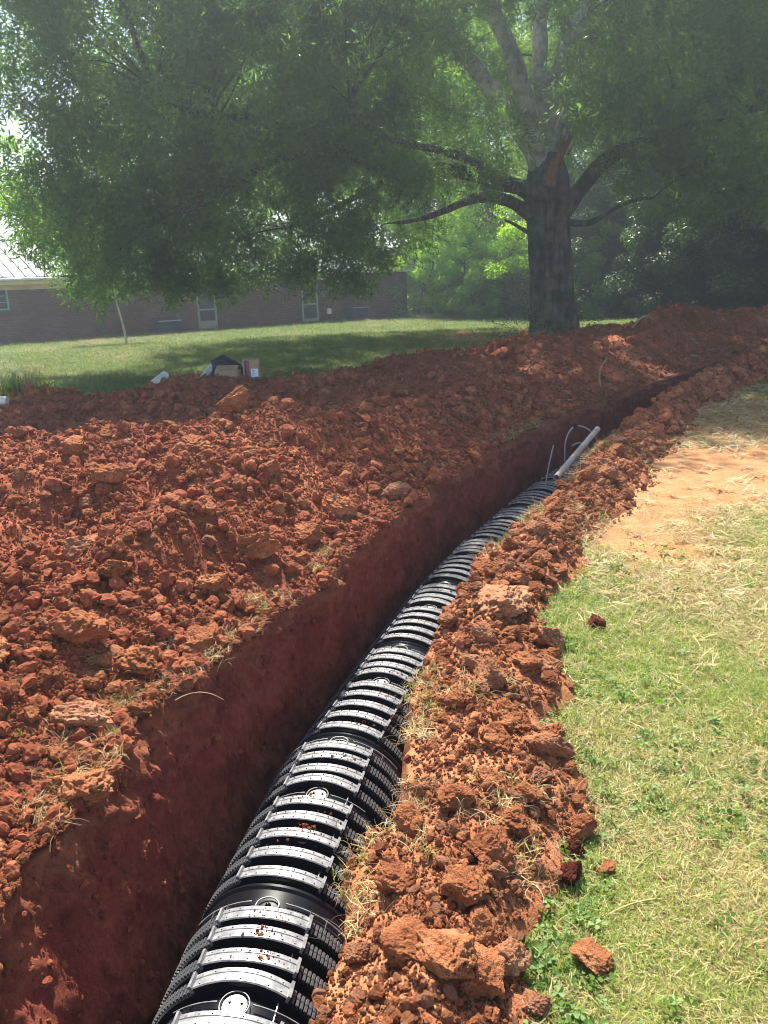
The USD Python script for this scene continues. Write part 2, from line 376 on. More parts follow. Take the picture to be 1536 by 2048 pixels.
BANK_EDGE = [(-9.5, 12.6), (-8, 13.2), (-6.7, 13.4), (-5.4, 13.5), (-4.6, 12.9), (-3.9, 13.2), (-3.2, 14.0), (-2.2, 14.5), (-1.2, 15.0), (0, 15.9), (1.3, 16.6), (2.6, 18.4), (3.6, 19.6),
             (4.9, 20.0), (6.4, 21.8), (7.6, 24.6), (10, 26.5), (14, 27.5), (18, 28), (22, 26)]
_far = [tuple(p) for p in P_ALL[::60] if p[1] < 20.5][::-1]
BANK = shapely.Polygon(BANK_EDGE + [(20, 22), (12, 21.2)] + _far + [(-6.0, -1.2), (-9.5, 0.5)]).buffer(0)
shapely.prepare(BANK)
BANK_LINE = shapely.LineString(BANK_EDGE)
HEAPS = [(-3.6, 5.7, .34, .9), (-2.5, 6.6, .36, .8), (-1.3, 7.3, .34, .8), (-0.1, 7.7, .26, .8), (-2.3, 3.9, .20, 1.1), (-1.2, 5.2, .20, .8), (-3.4, 13.4, .36, .50), (-2.75, 13.3, .14, .35), (-1.9, 13.9, .06, .6),
         (-5.2, 12.9, .24, .6), (8.9, 23.6, .40, .7), (8.3, 23.3, .22, .45), (10.2, 23.6, .18, 1.1), (1.0, 14.6, .28, 1.2), (3.4, 16.3, .34, 1.3), (5.6, 18.6, .40, 1.3), (2.0, 11.6, .30, .9),
         (0.6, 9.4, .22, .7), (4.2, 14.2, .32, .9), (6.6, 16.9, .36, 1.0), (12.5, 24.0, .45, 1.6), (-0.4, 11.5, .15, 1.2)]
def bank_mask(x, y):
    pts = shapely.points(x.ravel(), y.ravel())
    ins = shapely.contains(BANK, pts)
    d = shapely.distance(BANK_LINE, pts)
    d = np.where(ins, d, -d).reshape(x.shape)
    return d
def bank_h(x, y, fine=True):
    """height of the left spoil above the lawn; negative outside"""
    d = bank_mask(x, y) + 0.9 * fbm2(x, y, 0.8, 3, 21)
    s, t = st(x, y)
    tl = -t - left_lip(s)
    m = sst(-0.05, 0.9, d)
    h = 0.07 + 0.05 * sst(0.0, 0.8, tl)
    for cx, cy, hh, sg in HEAPS:
        h = h + hh * np.exp(-((x - cx) ** 2 + (y - cy) ** 2) / (2 * sg * sg))
    rough = 0.62 * fbm2(x, y, 1.5, 3, 22) * sst(-0.1, 0.8, tl) + 0.25 * fbm2(x, y, 4.2, 3, 23)
    if fine:
        rough = rough + 0.04 * fbm2(x, y, 11.0, 3, 24) + 0.03 * np.abs(fbm2(x, y, 9.0, 2, 25)) * 2
    near = np.where(d < 0, -0.05 + 0.3 * np.clip(d, -1, 0), 0)
    lipf = 1 - (1 - sst(0.0, np.where(y > 8, 1.6, 0.95), tl)) * 0.92
    near = near - 0.05 * (1 - sst(0.0, 0.35, tl)) * m
    return m * lipf * (h + rough * (0.55 + 0.45 * sst(0, 1.5, d))) + near
def berm_h(x, y, fine=True, s=None, t=None):
    if s is None:
        s, t = st(x, y)
    a, b = right_lip(s), berm_outer(s)
    q = (t - a) / np.maximum(b - a, 0.1)
    prof = np.clip(1 - np.abs(q - 0.42) / 0.62, -0.15, 1)
    prof = np.where(prof > 0, prof ** 0.65, prof)
    h = prof * (0.16 + 0.14 * fbm2(x, y, 2.6, 3, 31)) * (1 + 0.9 * sst(9.5, 12, y))
    if fine:
        h = h + np.clip(prof + 0.1, 0, 1) * (0.11 * fbm2(x, y, 8.0, 3, 32) + 0.05 * fbm2(x, y, 26.0, 3, 33))
    return h
def surface_h(x, y):
    x, y = np.asarray(x, float), np.asarray(y, float)
    return lawn_h(x, y) + np.maximum(np.maximum(bank_h(x, y), berm_h(x, y)), 0)

# ------------------------------------------------------------------ lawn: one sheet out to the horizon
def spaced(lo, hi, d0, grow, c=0.0):
    out, x, d = [c], c, d0
    while x < hi:
        x += d; out.append(x); d = min(d * grow, 25)
    x, d = c, d0
    neg = []
    while x > lo:
        x -= d; neg.append(x); d = min(d * grow, 25)
    return np.array(neg[::-1] + out)
gx, gy = spaced(-220, 220, 0.03, 1.022, 1.2), spaced(-60, 320, 0.03, 1.018, 3.0)
X, Y = np.meshgrid(gx, gy, indexing="ij")
s_, t_ = st(X, Y)
inside = (Y > -0.9) & (Y < 20.8) & (t_ > -left_lip(s_) - 0.25) & (t_ < right_lip(s_) + 0.14)
inner_bank = (bank_mask(X, Y) > 1.6) & (Y > 0.5)
Z = lawn_h(X, Y) - np.where(bank_mask(X, Y) > 0.9, 0.35, 0)
Zd = np.where((t_ > 0) & (t_ < berm_outer(s_) - 0.1), 0.03, 0)
v = np.stack([X, Y, Z - Zd], -1).reshape(-1, 3)
f = grid_faces(len(gx), len(gy), ~(inside | inner_bank))
v, f, u_ = compact(v, f)
lawn = usdkit.mesh(stage, "/World/lawn", (v, f), M_lawn, smooth=True)
def bare_mask(x, y):
    """0 = turf, 1 = scraped orange earth on the right of the berm; some bare patches under the oak too"""
    n = fbm2(x, y, 0.9, 4, 41)
    a = sst(5.0, 6.1, y + 1.6 * n - 0.1 * x) * sst(9.2, 8.2, y + 1.8 * n - 0.22 * x) * sst(-0.5, 0.2, x - 0.9)
    b = 0.75 * np.exp(-(((x - 1.9) / 0.8) ** 2 + ((y - 4.9) / 0.8) ** 2)) * (1 + 2 * n)
    c = 0.7 * sst(8.2, 9.0, y + 1.5 * n - 0.22 * x) * sst(14, 12, y) * sst(1, 2, x)
    d = 0.85 * sst(0.02, 0.25, n + 0.16 * np.exp(-(((x - 3.0) / 5) ** 2 + ((y - 22) / 5) ** 2))) * sst(13, 16, y) * sst(-2.0, 1.5, x) * sst(30, 26, y)
    e = 0.35 * sst(0.06, 0.3, fbm2(x, y, 2.2, 3, 42)) * sst(5, 4, y)
    return np.clip(a + b + c + d + e, 0, 1)
UsdGeom.PrimvarsAPI(lawn).CreatePrimvar("bare", Sdf.ValueTypeNames.FloatArray, "vertex").Set(Vt.FloatArray.FromNumpy(bare_mask(v[:, 0], v[:, 1]).astype(np.float32)))
tag(lawn, "uneven lawn of patchy turf and scraped orange earth around the trench", "lawn", kind="structure")

# ------------------------------------------------------------------ left bank of spoil
nth, nr = 600, 900
th = np.radians(np.linspace(-46, 42, nth))
rr = np.geomspace(1.15, 31, nr)
TH, RR = np.meshgrid(th, rr, indexing="ij")
X, Y = RR * np.sin(TH), RR * np.cos(TH) - 0.2
s_, t_ = st(X, Y)
dm = bank_mask(X, Y)
keep = (dm > -1.0) & (t_ < -left_lip(s_) - 0.10)
Z = lawn_h(X, Y) + bank_h(X, Y)
v = np.stack([X, Y, Z], -1).reshape(-1, 3)
f = grid_faces(nth, nr, keep)[:, ::-1]
v, f, _ = compact(v, f)
bank = usdkit.mesh(stage, "/World/soil_bank", (v, f), M_soil, smooth=True)
tag(bank, "wide rough bank of loose red clay spoil thrown up left of the trench", "soil bank", kind="structure")

# ------------------------------------------------------------------ trench: walls and floor
s0, s1 = s_at_y(0.2), s_at_y(20.4)
ss, x_, ds = [s0], s0, 0.011
while x_ < s1:
    x_ += ds * max(1.0, (Y_OF_S(x_) / 2.6)); ss.append(x_)
ss = np.array(ss)
P0 = np.stack([np.interp(ss, S_ALL, P_ALL[:, k]) for k in (0, 1)], 1)
R0 = np.stack([np.interp(ss, S_ALL, R_ALL[:, k]) for k in (0, 1)], 1)
L, Rl = left_lip(ss), right_lip(ss)
slump = np.interp(Y_OF_S(ss), [0, 2.6, 3.6, 5], [0.7, 0.6, 0.2, 0.0])       # near end: upper wall has slumped back
FLZ = floor_z(ss)
prof_t, prof_z, nrm = [], [], []
for q in np.linspace(0, 1, 16):                     # bank top to the lip
    prof_t.append(-(L + 0.34 * (1 - q))); prof_z.append(np.full_like(ss, np.nan)); nrm.append((0, 1))
lipz = lawn_h(P0[:, 0] - R0[:, 0] * L, P0[:, 1] - R0[:, 1] * L) + bank_h(P0[:, 0] - R0[:, 0] * L, P0[:, 1] - R0[:, 1] * L)
for q in np.linspace(0, 1, 52)[1:]:                 # left wall
    foot = 0.455
    tt = L + (foot - L) * (q ** (1.0)) * (1 - slump * 0.35) + slump * (foot - L) * 0.35 * sst(0.0, 0.45, q)
    tt = tt - 0.02 * math.sin(q * math.pi)
    prof_t.append(-tt); prof_z.append(lipz + (FLZ - lipz) * q); nrm.append((1, 0.25))
for q in np.linspace(0, 1, 14)[1:]:
    prof_t.append(-0.455 + 0.91 * q + 0 * ss); prof_z.append(FLZ); nrm.append((0, 1))
rz = lawn_h(P0[:, 0] + R0[:, 0] * Rl, P0[:, 1] + R0[:, 1] * Rl) + 0.02
for q in np.linspace(0, 1, 30)[1:]:
    prof_t.append(0.455 + (Rl - 0.455) * q); prof_z.append(FLZ + (rz - FLZ) * q); nrm.append((-1, 0.25))
prof_t.append(Rl + 0.2); prof_z.append(rz - 0.02); nrm.append((0, 1))
PT, PZ = np.stack(prof_t, 1), np.stack(prof_z, 1)
X, Y = P0[:, 0:1] + R0[:, 0:1] * PT, P0[:, 1:2] + R0[:, 1:2] * PT
topm = np.isnan(PZ)
top_z = lawn_h(X[:, :16], Y[:, :16]) + bank_h(X[:, :16], Y[:, :16]) + 0.004
PZ[:, :16] = top_z
NR = np.array(nrm)[None, :, :]
q3 = np.stack([X, Y, PZ], -1)
d3 = 0.11 * (meshkit.fbm(q3 * np.array([2.2, 2.2, 2.2]), 3, 51) - 0.5) + 0.045 * (meshkit.fbm(q3 * np.array([9, 9, 5.0]), 3, 52) - 0.5) + 0.04 * (meshkit.fbm(q3 * np.array([30, 30, 9.0]), 3, 53) - 0.5)
d3 = d3 + (0.08 * np.abs(meshkit.noise(q3 * np.array([7, 7, 9.0]), 54) - 0.5) + 0.11 * (meshkit.fbm(q3 * 17.0, 3, 55) - 0.5)) * sst(-0.5, -0.02, PZ)
d3[:, :16] = 0
d3[:, 16:20] *= np.linspace(0.2, 1, 4)
X = X + R0[:, 0:1] * d3 * NR[..., 0]; Y = Y + R0[:, 1:2] * d3 * NR[..., 0]; PZ = PZ + d3 * NR[..., 1]
v = np.stack([X, Y, PZ], -1).reshape(-1, 3)
f = grid_faces(len(ss), PT.shape[1])
TRV = v[::2].copy()
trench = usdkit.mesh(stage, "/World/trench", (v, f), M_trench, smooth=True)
tag(trench, "deep red clay trench curving away to the right with sheer left wall", "trench", kind="structure")

# ------------------------------------------------------------------ right berm of spoil
rows = []
nq = 64
Q = np.linspace(-0.10, 1.18, nq)
A_, B_ = right_lip(ss), berm_outer(ss)
T_ = A_[:, None] + (B_ - A_)[:, None] * Q[None, :]
X, Y = P0[:, 0:1] + R0[:, 0:1] * T_, P0[:, 1:2] + R0[:, 1:2] * T_
Z = lawn_h(X, Y) + berm_h(X, Y, s=np.repeat(ss[:, None], nq, 1), t=T_)
Z[:, 0] -= 0.22; Z[:, 1] -= 0.09
v = np.stack([X, Y, Z], -1).reshape(-1, 3)
berm = usdkit.mesh(stage, "/World/soil_berm", (v, grid_faces(len(ss), nq)), M_dry, smooth=True)
tag(berm, "low crumbly berm of red clay along the right lip of the trench", "soil berm", kind="structure")

# ------------------------------------------------------------------ hazy air round the whole place
hz = trimesh.creation.box((460, 410, 21.0)); hz.apply_translation((0, 130, 8.7))
M_haze = usdkit.material(stage, "/World/Looks/hazy_air", {"v": ("principled_volume", {"color": (0.80, 0.92, 1.0), "density": HAZE_DENSITY, "anisotropy": HAZE_FORWARD})}, [], volume="v.volume")
haze = usdkit.mesh(stage, "/World/haze", hz, M_haze)
tag(haze, "thin sunlit summer haze hanging in the air", "haze", kind="stuff")
#@@NEXT
# ------------------------------------------------------------------ house
HA, HD, HN = np.array([-14.2, 30.0]), np.array([0.807, 0.591]), np.array([0.591, -0.807])     # HN points to the camera side
HR = np.array([[HD[0], -HN[0], 0], [HD[1], -HN[1], 0], [0, 0, 1.0]])           # local x along the wall, y into the house, z up
ZB = -0.42
def brick_mat():
    n = {"tc": ("texture_coordinate", {}), "sx": ("separate_xyz", {}), "sum": ("math", {"math_type": "add"}), "cb": ("combine_xyz", {}),
         "br": ("brick_texture", {"scale": 1.0, "brick_width": 0.215, "row_height": 0.075, "mortar_size": 0.006, "color1": (0.17, 0.058, 0.038), "color2": (0.085, 0.034, 0.026), "mortar": (0.20, 0.155, 0.125), "bias": 0.0}),
         "nz": ("noise_texture", {"scale": 1.1, "detail": 4.0}), "mr": ("map_range", {"from_min": 0.3, "from_max": 0.7, "to_min": 0.7, "to_max": 1.25}), "mx": ("mix_color", {"blend_type": "multiply", "fac": 1.0}),
         "b": ("bump", {"strength": 0.5, "distance": 0.008}), "p": ("principled_bsdf", {"roughness": 0.9, "specular_ior_level": 0.2})}
    l = [("tc.object", "sx.vector"), ("sx.x", "sum.value1"), ("sx.y", "sum.value2"), ("sum.value", "cb.x"), ("sx.z", "cb.y"), ("cb.vector", "br.vector"), ("tc.object", "nz.vector"), ("nz.fac", "mr.value"), ("br.color", "mx.a"), ("mr.result", "mx.b"),
         ("mx.result", "p.base_color"), ("br.fac", "b.height"), ("b.normal", "p.normal")]
    return mat("red_brick", n, l, "p.BSDF")
M_brick = brick_mat()
M_roof = plain("galvalume_roof", (0.20, 0.215, 0.235), rough=0.62, spec=0.2, nscale=1.3, ncol=(0.25, 0.26, 0.275))
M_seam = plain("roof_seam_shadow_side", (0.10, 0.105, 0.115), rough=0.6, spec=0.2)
M_fascia = plain("cream_fascia", (0.62, 0.50, 0.30), rough=0.6, nscale=2.0, ncol=(0.70, 0.58, 0.38))
M_gutter = plain("white_gutter", (0.70, 0.70, 0.68), rough=0.45)
M_trim = plain("cream_trim", (0.30, 0.275, 0.21), rough=0.6, nscale=4.0, ncol=(0.36, 0.33, 0.26))
M_teal = plain("green_window_frame", (0.22, 0.42, 0.36), rough=0.5)
M_screen = plain("insect_screen", (0.035, 0.042, 0.045), rough=0.5)
M_conc = plain("footing_concrete", (0.26, 0.24, 0.21), rough=0.9, nscale=6.0)
M_bin = plain("dark_blue_plastic", (0.028, 0.034, 0.06), rough=0.5)
def glass_pane():
    return mat("window_glass", {"fr": ("fresnel", {"IOR": 1.5}), "t": ("transparent_bsdf", {"color": (0.55, 0.62, 0.6)}), "g": ("glossy_bsdf", {"roughness": 0.03}), "m": ("mix_closure", {})},
               [("fr.fac", "m.fac"), ("t.BSDF", "m.closure1"), ("g.BSDF", "m.closure2")], "m.closure")
M_glass = glass_pane()

house = thing("brick_house", (HA[0], HA[1], ZB), HR, "long low red brick house with pale ribbed metal roof behind the lawn", "house")
XL, XR, XE, DEP = -12.0, 15.7, 19.5, 8.0
EZ = 2.13 - ZB
openings = [(0.36 - 1.0, 0.36, 1.45, EZ - 0.28), (7.86, 8.75, 0.12, EZ - 0.30), (13.12, 14.02, 0.12, EZ - 0.30)]
def wall_panel(x0, x1, z0, z1, holes):
    poly = shapely.box(x0, z0, x1, z1)
    for a, b, c, d in holes:
        poly = poly.difference(shapely.box(a, c, b, d))
    m = trimesh.creation.extrude_polygon(poly, 0.22, engine="earcut")
    vv = np.array(m.vertices)
    return np.stack([vv[:, 0], vv[:, 2], vv[:, 1]], 1), np.array(m.faces)[:, ::-1]
wall = part(house, "wall", wall_panel(XL, XR, 0, EZ, openings), M_brick, label="weathered red brick rear wall")
side = MB(); side.box((XR - 0.11, DEP / 2 + 0.11, EZ / 2), (0.22, DEP - 0.22, EZ)); side.box((XL + 0.11, DEP / 2 + 0.11, EZ / 2), (0.22, DEP - 0.22, EZ)); side.box(((XL + XR) / 2, DEP + 0.11, EZ / 2), (XR - XL, 0.22, EZ))
part(house, "wall", side.mesh(), M_brick)
ext = part(house, "side_wing", wall_panel(XR + 0.003, XE, -0.02, EZ - 0.10, [(16.2, 17.05, 1.32, 1.92)]), M_brick, label="lower dark brick end wing")
eb = MB(); eb.box((XE - 0.11, 3.22, (EZ - 0.1) / 2), (0.22, 6.0, EZ - 0.1)); part(ext, "end_wall", eb.mesh(), M_brick)
part(house, "footing", MB().box(((XL + XE) / 2, 0.1, -0.35), (XE - XL + 0.1, 0.3, 0.7)).mesh(), M_conc)
RG, OV = 1.48, 0.45          # ridge rise, overhang
e0, hipx = EZ + 0.10, XR + OV
rv = np.array([[XL - OV, -OV, e0], [hipx, -OV, e0], [hipx, DEP + OV, e0], [XL - OV, DEP + OV, e0], [XL - OV, DEP / 2, e0 + RG], [hipx - 3.2, DEP / 2, e0 + RG]])
rf = np.array([[0, 1, 5], [0, 5, 4], [1, 2, 5], [2, 3, 4], [2, 4, 5], [3, 0, 4]])
th_ = np.array([0, 0, -0.05])
roof = part(house, "roof", (np.vstack([rv, rv + th_]), np.vstack([rf, rf[:, ::-1] + 6, [[0, 6, 7], [0, 7, 1], [1, 7, 8], [1, 8, 2]]])), M_roof, label="pale galvanised ribbed metal roof")
slope = RG / (DEP / 2 + OV)
for k, xr_ in enumerate(np.arange(-6.6, hipx - 0.1, 0.40)):
    yt = DEP / 2 if xr_ < hipx - 3.2 else -OV + (hipx - xr_) / 3.2 * (DEP / 2 + OV)
    if yt < 0.1:
        continue
    b = MB()
    a0, a1 = np.array([xr_, -OV - 0.02, e0 - 0.01]), np.array([xr_, yt, e0 + slope * (yt + OV) - 0.01])
    vv = np.array([[-0.018, 0, 0], [-0.010, 0, 0.045], [0.010, 0, 0.045], [0.018, 0, 0]])
    b.add(np.vstack([vv + a0, vv + a1]), [[0, 4, 5], [0, 5, 1], [1, 5, 6], [1, 6, 2], [2, 6, 7], [2, 7, 3], [0, 1, 2], [0, 2, 3]])
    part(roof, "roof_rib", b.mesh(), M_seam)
part(roof, "ridge_cap", MB().tube([(XL - OV, DEP / 2, e0 + RG), (hipx - 3.2, DEP / 2, e0 + RG)], 0.06, 6).mesh(), M_roof)
part(roof, "hip_cap", MB().tube([(hipx - 3.2, DEP / 2, e0 + RG + .01), (hipx, -OV, e0 + .01)], 0.05, 6).mesh(), M_roof)
part(house, "fascia", MB().box(((XL + hipx) / 2, -OV + 0.02, EZ + 0.02 - 0.12), (hipx - XL, 0.03, 0.16)).mesh(), M_fascia, label="cream painted fascia board")
part(house, "soffit", MB().box(((XL + hipx) / 2, -OV / 2 + 0.03, EZ - 0.19), (hipx - XL, OV - 0.04, 0.02)).mesh(), M_fascia)
part(house, "frieze_board", MB().box(((XL + XR) / 2, -0.014, EZ - 0.28), (XR - XL, 0.022, 0.17)).mesh(), M_fascia)
gt = MB().tube([(XL - OV, -OV - 0.06, EZ + 0.01), (hipx, -OV - 0.06, EZ + 0.01)], 0.055, 8)
part(house, "gutter", gt.mesh(), M_gutter)
er = MB().box(((XR + XE) / 2 + 0.62, 2.6, EZ + 0.0 - 0.03), (XE - XR - 0.6, 6.6, 0.09)); part(ext, "flat_roof", er.mesh(), M_fascia)
dp = MB(); dp.tube([(15.42, -OV - 0.02, EZ - 0.02), (15.42, -OV - 0.02, EZ - 0.2), (15.42, -0.07, EZ - 0.42), (15.42, -0.07, 0.25), (15.42, -0.25, 0.12)], 0.04, 8)
part(house, "downspout", dp.mesh(), plain("brown_downspout", (0.07, 0.055, 0.045), rough=0.5))
def window(parent, x0, x1, z0, z1, frame_m, nx, nz, y=0.05, name="window"):
    fr = MB(); w = 0.055
    fr.box(((x0 + x1) / 2, y, z0 + w / 2), (x1 - x0, 0.09, w)); fr.box(((x0 + x1) / 2, y, z1 - w / 2), (x1 - x0, 0.09, w))
    fr.box((x0 + w / 2, y, (z0 + z1) / 2), (w, 0.09, z1 - z0 - 2 * w)); fr.box((x1 - w / 2, y, (z0 + z1) / 2), (w, 0.09, z1 - z0 - 2 * w))
    wn = part(parent, name, fr.mesh(), frame_m)
    sl = MB(); sl.box(((x0 + x1) / 2, y - 0.09, z0 - 0.03), (x1 - x0 + 0.12, 0.2, 0.05)); part(wn, "sill", sl.mesh(), M_brick)
    dx, dz = (x1 - x0 - 2 * w) / nx, (z1 - z0 - 2 * w) / nz
    for a in range(1, nx):
        part(wn, "mullion", MB().box((x0 + w + a * dx, y, (z0 + z1) / 2), (0.025, 0.04, z1 - z0 - 2 * w)).mesh(), frame_m)
    for a in range(1, nz):
        part(wn, "glazing_bar", MB().box(((x0 + x1) / 2, y + 0.002, z0 + w + a * dz), (x1 - x0 - 2 * w, 0.036, 0.025)).mesh(), frame_m)
    for a in range(nx):
        for c in range(nz):
            part(wn, "pane", MB().box((x0 + w + (a + .5) * dx, y + 0.006, z0 + w + (c + .5) * dz), (dx - 0.03, 0.006, dz - 0.03)).mesh(), M_glass)
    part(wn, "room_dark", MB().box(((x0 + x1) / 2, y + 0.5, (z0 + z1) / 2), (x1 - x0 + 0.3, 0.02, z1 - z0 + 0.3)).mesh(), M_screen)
    return wn
window(house, -0.62, 0.36, 1.46, EZ - 0.285, M_teal, 2, 3, name="window")
window(ext, 16.2, 17.05, 1.32, 1.92, M_trim, 4, 1, name="window")
def screen_door(x0, x1, z0, z1, kick):
    fr = MB(); w = 0.09; y = -0.03
    fr.box((x0 + w / 2, y, (z0 + z1) / 2), (w, 0.05, z1 - z0)); fr.box((x1 - w / 2, y, (z0 + z1) / 2), (w, 0.05, z1 - z0))
    fr.box(((x0 + x1) / 2, y, z1 - w / 2), (x1 - x0 - 2 * w, 0.05, w)); fr.box(((x0 + x1) / 2, y, z0 + 0.98), (x1 - x0 - 2 * w, 0.05, 0.07))
    d = part(house, "screen_door", fr.mesh(), M_trim, label="cream framed screen door")
    part(d, "kick_panel", MB().box(((x0 + x1) / 2, y + 0.004, z0 + kick / 2), (x1 - x0 - 2 * w, 0.036, kick)).mesh(), M_trim)
    part(d, "screen", MB().box(((x0 + x1) / 2, y + 0.01, (z0 + 0.98 + z1 - w) / 2), (x1 - x0 - 2 * w, 0.008, z1 - w - z0 - 0.98)).mesh(), M_screen)
    part(d, "screen", MB().box(((x0 + x1) / 2, y + 0.01, (z0 + kick + z0 + 0.945) / 2), (x1 - x0 - 2 * w, 0.008, 0.945 - kick)).mesh(), M_screen)
    part(d, "handle", MB().box((x1 - w / 2, y - 0.05, z0 + 1.05), (0.03, 0.05, 0.14)).mesh(), M_tubing)
    part(d, "door_step", MB().box(((x0 + x1) / 2, -0.25, 0.0), (x1 - x0 + 0.3, 0.5, 0.2)).mesh(), M_conc)
screen_door(7.86, 8.75, 0.12, EZ - 0.30, 0.50)
screen_door(13.12, 14.02, 0.12, EZ - 0.30, 0.32)
mt = MB().box((14.62, -0.06, 0.72), (0.2, 0.12, 0.26)); part(house, "utility_meter", mt.mesh(), M_gutter)

def at_house(x, y, z):
    q = HA + HD * x - HN * y
    return (q[0], q[1], z)
def wheeled_bin(loc, label, w, d, h):
    b = thing("storage_bin", loc, HR, label, "bin")
    t = trimesh.creation.box((w, d, h)); vv = np.array(t.vertices); vv[:, 2] += h / 2
    k = np.where(vv[:, 2] < h / 2, 0.86, 1.0); vv[:, 0] *= k; vv[:, 1] *= k
    part(b, "tub", (vv, np.array(t.faces)), M_bin)
    part(b, "lid", MB().box((0, 0, h + 0.025), (w + 0.06, d + 0.06, 0.05)).mesh(), M_bin)
    part(b, "lid_rim", MB().box((0, -d / 2 - 0.035, h - 0.02), (w, 0.03, 0.04)).mesh(), M_tubing)
wheeled_bin(at_house(6.25, -0.55, -0.36), "dark blue plastic bin by the brick wall left of the nearer screen door", 1.0, 0.6, 0.72)
wheeled_bin(at_house(15.95, -0.5, -0.40), "dark blue plastic bin against the wall beside the downspout", 0.95, 0.6, 0.85)

# ------------------------------------------------------------------ trees
rng = np.random.default_rng(7)
def leaf_sprig(n, length, leaf_l, leaf_w, seed, droop=0.5, spread=0.8):
    """a twig with narrow leaves in a spray; leaves are bent diamonds"""
    r = np.random.default_rng(seed)
    vs, fs = [], []
    for k in range(n):
        tpos = r.uniform(0.05, 1.0)
        base = np.array([tpos * length, r.normal(0, 0.05), r.normal(0, 0.03) - droop * tpos ** 2 * length * 0.5])
        base[1:] += r.normal(0, 0.10, 2) * spread
        d = np.array([r.uniform(0.1, 1.0), r.normal(0, 0.8), r.normal(-0.35, 0.5)]); d /= np.linalg.norm(d)
        sd = np.cross(d, r.normal(0, 1, 3)); sd /= np.linalg.norm(sd)
        nn = np.cross(d, sd)
        l, w = leaf_l * r.uniform(0.7, 1.25), leaf_w * r.uniform(0.7, 1.2)
        p0, p2 = base, base + d * l - nn * l * 0.12
        m_ = base + d * l * 0.5
        vs += [p0, m_ + sd * w / 2, p2, m_ - sd * w / 2]
        o = 4 * k
        fs += [[o, o + 1, o + 2], [o, o + 2, o + 3]]
    return np.array(vs), np.array(fs)

def mats_from_dirs(xdir, roll):
    x = xdir / np.linalg.norm(xdir, axis=1, keepdims=True)
    z0 = np.tile([0, 0, 1.0], (len(x), 1))
    y = np.cross(z0, x); y /= np.linalg.norm(y, axis=1, keepdims=True) + 1e-9
    z = np.cross(x, y)
    c, s = np.cos(roll)[:, None], np.sin(roll)[:, None]
    return np.stack([x, y * c + z * s, z * c - y * s], -1)

oak = thing("oak_tree", (0, 0, 0), None, "huge spreading oak with pale upper limbs whose crown shades the lawn", "tree")
def limb(name, pts, r0, r1, material, parent=None, n=40, sides=14, wob=0.03, seed=0, label=None):
    p = smooth_path(pts, n)
    rad = np.linspace(r0, r1, n)
    vv, ff = tube(p, rad, sides)
    nz = meshkit.fbm(vv * 3.0, 3, seed) - 0.5
    c = np.repeat(p, sides, 0)
    dd = vv[:n * sides] - c
    vv[:n * sides] = c + dd * (1 + nz[:n * sides, None] * 0.5)
    return part(parent if parent is not None else oak, name, (vv, ff), material, smooth=True, label=label)
# trunk with flare and buttresses
n_, sd_ = 70, 48
tz = np.linspace(-0.35, 4.75, n_)
cx = np.interp(tz, [-0.35, 1, 2.5, 3.5, 4.75], [4.80, 4.71, 4.57, 4.50, 4.42])
trad = np.interp(tz, [-0.35, 0.1, 0.5, 1.2, 2.5, 3.2, 3.8, 4.4, 4.75], [0.86, 0.70, 0.62, 0.565, 0.535, 0.55, 0.58, 0.47, 0.34])
A2 = np.arange(sd_) * 2 * np.pi / sd_
TT, ZZ = np.meshgrid(A2, tz)
but = 1 + 0.11 * np.cos(5 * TT + 0.6) * sst(1.6, 0.0, ZZ) + 0.03 * np.cos(7 * TT + 1.0 + 0.2 * ZZ)
rid = meshkit.fbm(np.stack([np.cos(TT) * 7, np.sin(TT) * 7, ZZ * 0.9], -1), 3, 61) - 0.5
RD = trad[:, None] * but * (1 + 0.24 * rid)
tv = np.stack([cx[:, None] + RD * np.cos(TT), 21.5 + RD * np.sin(TT), ZZ], -1).reshape(-1, 3)
i, j = np.meshgrid(np.arange(n_ - 1), np.arange(sd_), indexing="ij")
tf = np.stack([i * sd_ + j, i * sd_ + (j + 1) % sd_, (i + 1) * sd_ + (j + 1) % sd_, (i + 1) * sd_ + j], -1).reshape(-1, 4)
trunk = part(oak, "trunk", (tv, tf), M_bark, smooth=True, label="thick ridged grey-brown trunk")
